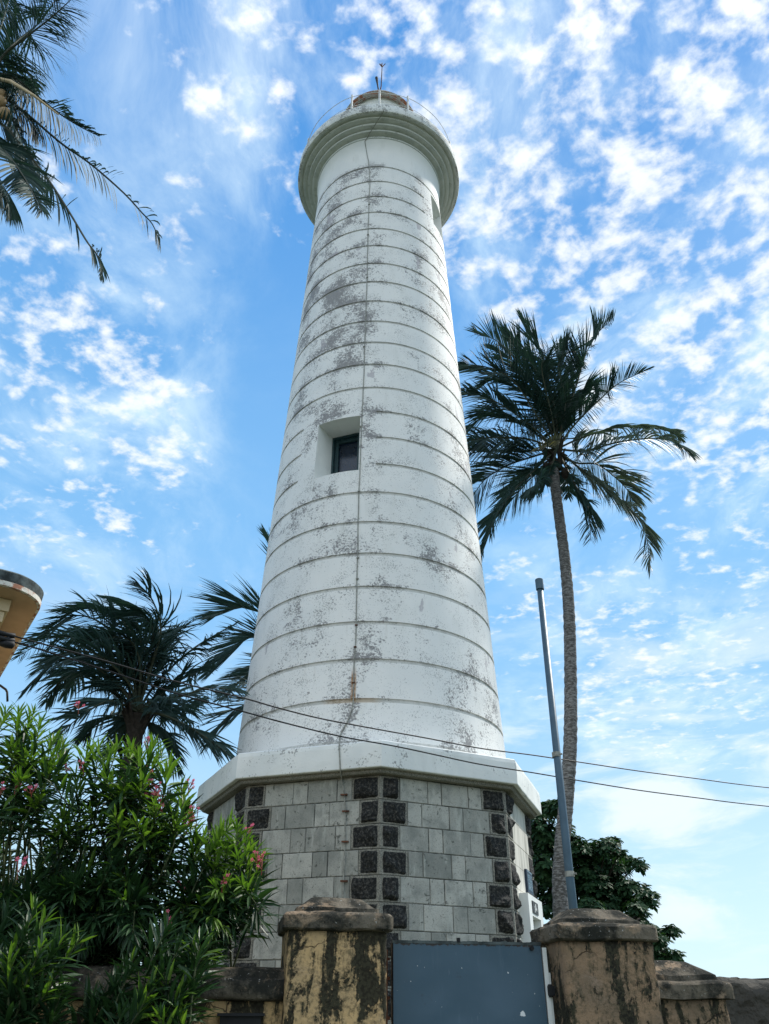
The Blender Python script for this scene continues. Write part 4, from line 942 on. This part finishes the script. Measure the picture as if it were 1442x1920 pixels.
for i,(x,y,Y) in enumerate(fp):
    if i in (5,8,10,12,17,20,25): continue
    c=atY(x,y,Y); fb=MB(); nfl=rg.choice((3,4,5,6))
    fb.k=1; fb.tube([c+Vector((0,.01,-.07)),c+Vector((0,0,-.03))],[.003,.002],4,False)
    for j in range(nfl):
        o_=c+Vector((rg.uniform(-.032,.032),rg.uniform(-.03,.03),rg.uniform(-.03,.035))); fb.k=1; fb.tube([c+Vector((0,0,-.04)),o_],[.0018,.0028],4,False)
        ax=Vector((rg.uniform(-.6,.6),-1,rg.uniform(-.2,.8))).normalized(); s1=ax.orthogonal().normalized(); s2=ax.cross(s1); fb.k=0
        pr_=rg.uniform(.008,.014)
        for k in range(5):
            a=k*1.2566+rg.uniform(-.15,.15); d=s1*math.cos(a)+s2*math.sin(a); e=s1*math.cos(a+.45)+s2*math.sin(a+.45); g_=s1*math.cos(a-.45)+s2*math.sin(a-.45)
            fb.add([o_,o_+g_*pr_*.8+ax*.004,o_+d*pr_+ax*.003,o_+e*pr_*.8+ax*.004],[(0,1,2),(0,2,3)])
    fb.build('flower_cluster',[M_pink,M_seed],OL)

# ------------------------------------------------------------------ building corner at far left
ZC=3.6+H; Bc=Vector((atZ(90,1117,ZC).x,atZ(90,1117,ZC).y,0)); fa=atZ(0,1271,ZC)
e1=(Vector((fa.x,fa.y,0))-Bc).normalized(); e2=Vector((e1.y,-e1.x,0)); e2=-e2 if e2.x>0 else e2
BL=thing('building',(Bc.x+e2.x*2,Bc.y+e1.y*1+e2.y*2,0),'cream building corner under a flat roof slab with rounded corner, far left','building')
def canopy(prof,name,m,rc=.42):
    # quarter-rounded rectangle footprint from the near corner Bc
    def ring(ins):
        P=[]; L1,L2=7.,6.
        o=Bc+e1*ins+e2*ins; r=max(.05,rc-ins)
        P.append(o+e1*L1); 
        for i in range(13):
            a=math.pi/2*i/12; c=o+e1*r+e2*r; P.append(c-e2*(r*math.cos(a))-e1*(r*math.sin(a)))
        P+= [o+e2*L2,o+e2*L2+e1*L1]; return P
    b=MB(); vs=[];fs=[]; n=None
    for ins,z in prof:
        P=ring(ins); n=len(P); vs+=[(p.x,p.y,z) for p in P]
    for i in range(len(prof)-1):
        for j in range(n): k=(j+1)%n; fs.append((i*n+j,i*n+k,(i+1)*n+k,(i+1)*n+j))
    fs.append(tuple(range(n-1,-1,-1))); fs.append(tuple((len(prof)-1)*n+j for j in range(n)))
    b.add(vs,fs); o=b.build(name,m,BL); autosmooth(o,30); return o
canopy([(.012,ZC),(0,ZC+.005),(0,ZC+.055)],'drip_edge',M_drip)
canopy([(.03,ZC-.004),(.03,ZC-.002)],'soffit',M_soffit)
canopy([(.02,ZC+.056),(.005,ZC+.06),(.0,ZC+.16),(.03,ZC+.185)],'roof_slab',M_canfas)
def bbox_(mb,a0,a1,b0,b1,z0,z1):
    P=[Bc+e1*a+e2*b for a,b in ((a0,b0),(a0,b1),(a1,b1),(a1,b0))]; mb.hexa([(p.x,p.y,z) for z in (z0,z1) for p in P])
q=atZ(27,1124,ZC-.02); q=Vector((q.x,q.y,0))-Bc; wa,wb=max(.3,q.dot(e1)),max(.3,q.dot(e2))
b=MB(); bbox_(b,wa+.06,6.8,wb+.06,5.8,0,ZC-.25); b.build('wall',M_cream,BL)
b=MB(); bbox_(b,wa+.03,6.85,wb+.03,5.85,ZC-.25,ZC-.14); bbox_(b,wa,6.9,wb,5.9,ZC-.137,ZC-.01); b.build('wall_head',M_cream,BL)
pc=MB(); pc.tube([atY(-30,1278,8),atY(0,1285,8),atY(11,1293,8),atY(13.5,1298,8),atY(14,1315,8)],.012,8); pc.build('conduit',M_cable,BL,True)

# ------------------------------------------------------------------ overhead wires
def wire(p0,mids,p1,label,r):
    # pixel polyline with depth running from p0 to p1
    pts=[]; l=[p0]+mids
    for (x,y) in l:
        t=(x-l[0][0])/(l[-1][0]-l[0][0]); zc=3.25; P=atZ(x,y,zc+H) if False else None
        # the wire hangs in one vertical plane
        a=Vector((-3.55,7.3,0)); bb=Vector((7.0,14.2,0)); dn=(bb-a).normalized(); nn=Vector((-dn.y,dn.x,0)); v=ray(x,y); tt=a.dot(nn)/v.dot(nn); pts.append(Vector((v.x*tt,v.y*tt,v.z*tt+H)))
    e_=(pts[-1]-pts[-2]).normalized(); pts.append(pts[-1]+e_*6+Vector((0,0,.1))); pts.append(pts[-1]+e_*8+Vector((0,0,.4)))
    C=spline(pts,160); b=MB(); b.tube(C,r,6,False); o=b.build('overhead_wire',M_cable,None,True,origin=pts[0]); tag(o,label,'wire','overhead wires crossing in front of the tower')
wire((-60,1168),[(10,1188),(60,1202),(200,1240),(330,1278),(457,1309),(520,1327),(600,1347),(700,1366),(800,1384),(900,1403),(1000,1416),(1100,1431),(1200,1446),(1300,1459),(1442,1477)],None,'upper of two thin black wires crossing the foot of the tower',.0085)
wire((-60,1180),[(10,1200),(60,1213),(200,1257),(330,1300),(455,1334),(540,1357),(640,1381),(740,1399),(820,1416),(900,1433),(1000,1449),(1100,1466),(1200,1482),(1300,1495),(1442,1512)],None,'lower of two thin black wires crossing the foot of the tower',.0085)
def wpt(x,y):
    a=Vector((-3.55,7.3,0)); bb=Vector((7.0,14.2,0)); dn=(bb-a).normalized(); nn=Vector((-dn.y,dn.x,0)); v=ray(x,y); tt=a.dot(nn)/v.dot(nn); return Vector((v.x*tt,v.y*tt,v.z*tt+H)),dn
ins=MB(); 
for (x,y,l_,r_) in ((12,1189.5,.085,.028),(11,1199,.085,.03)):
    p,dn=wpt(x,y); ins.tube([p-dn*l_,p-dn*l_*.9,p,p+dn*l_*.9,p+dn*l_],[.012,r_,r_*.8,r_,.012],10)
p,dn=wpt(12,1208); ins.tube([p+Vector((-.07,-.02,0)),p,p+Vector((.06,.02,0)),p+Vector((.07,.03,0))],[.02,.04,.038,.01],10); ins.tube([p,p+Vector((0,0,.10))],.015,6); ins.tube([p+Vector((-.02,0,.05)),p+e2*1.2+Vector((0,0,.08))],.012,6)
tag(ins.build('wire_clamp',M_cable,None,True,origin=p),'black insulator clamp holding the two wires beside the roof corner','insulator')
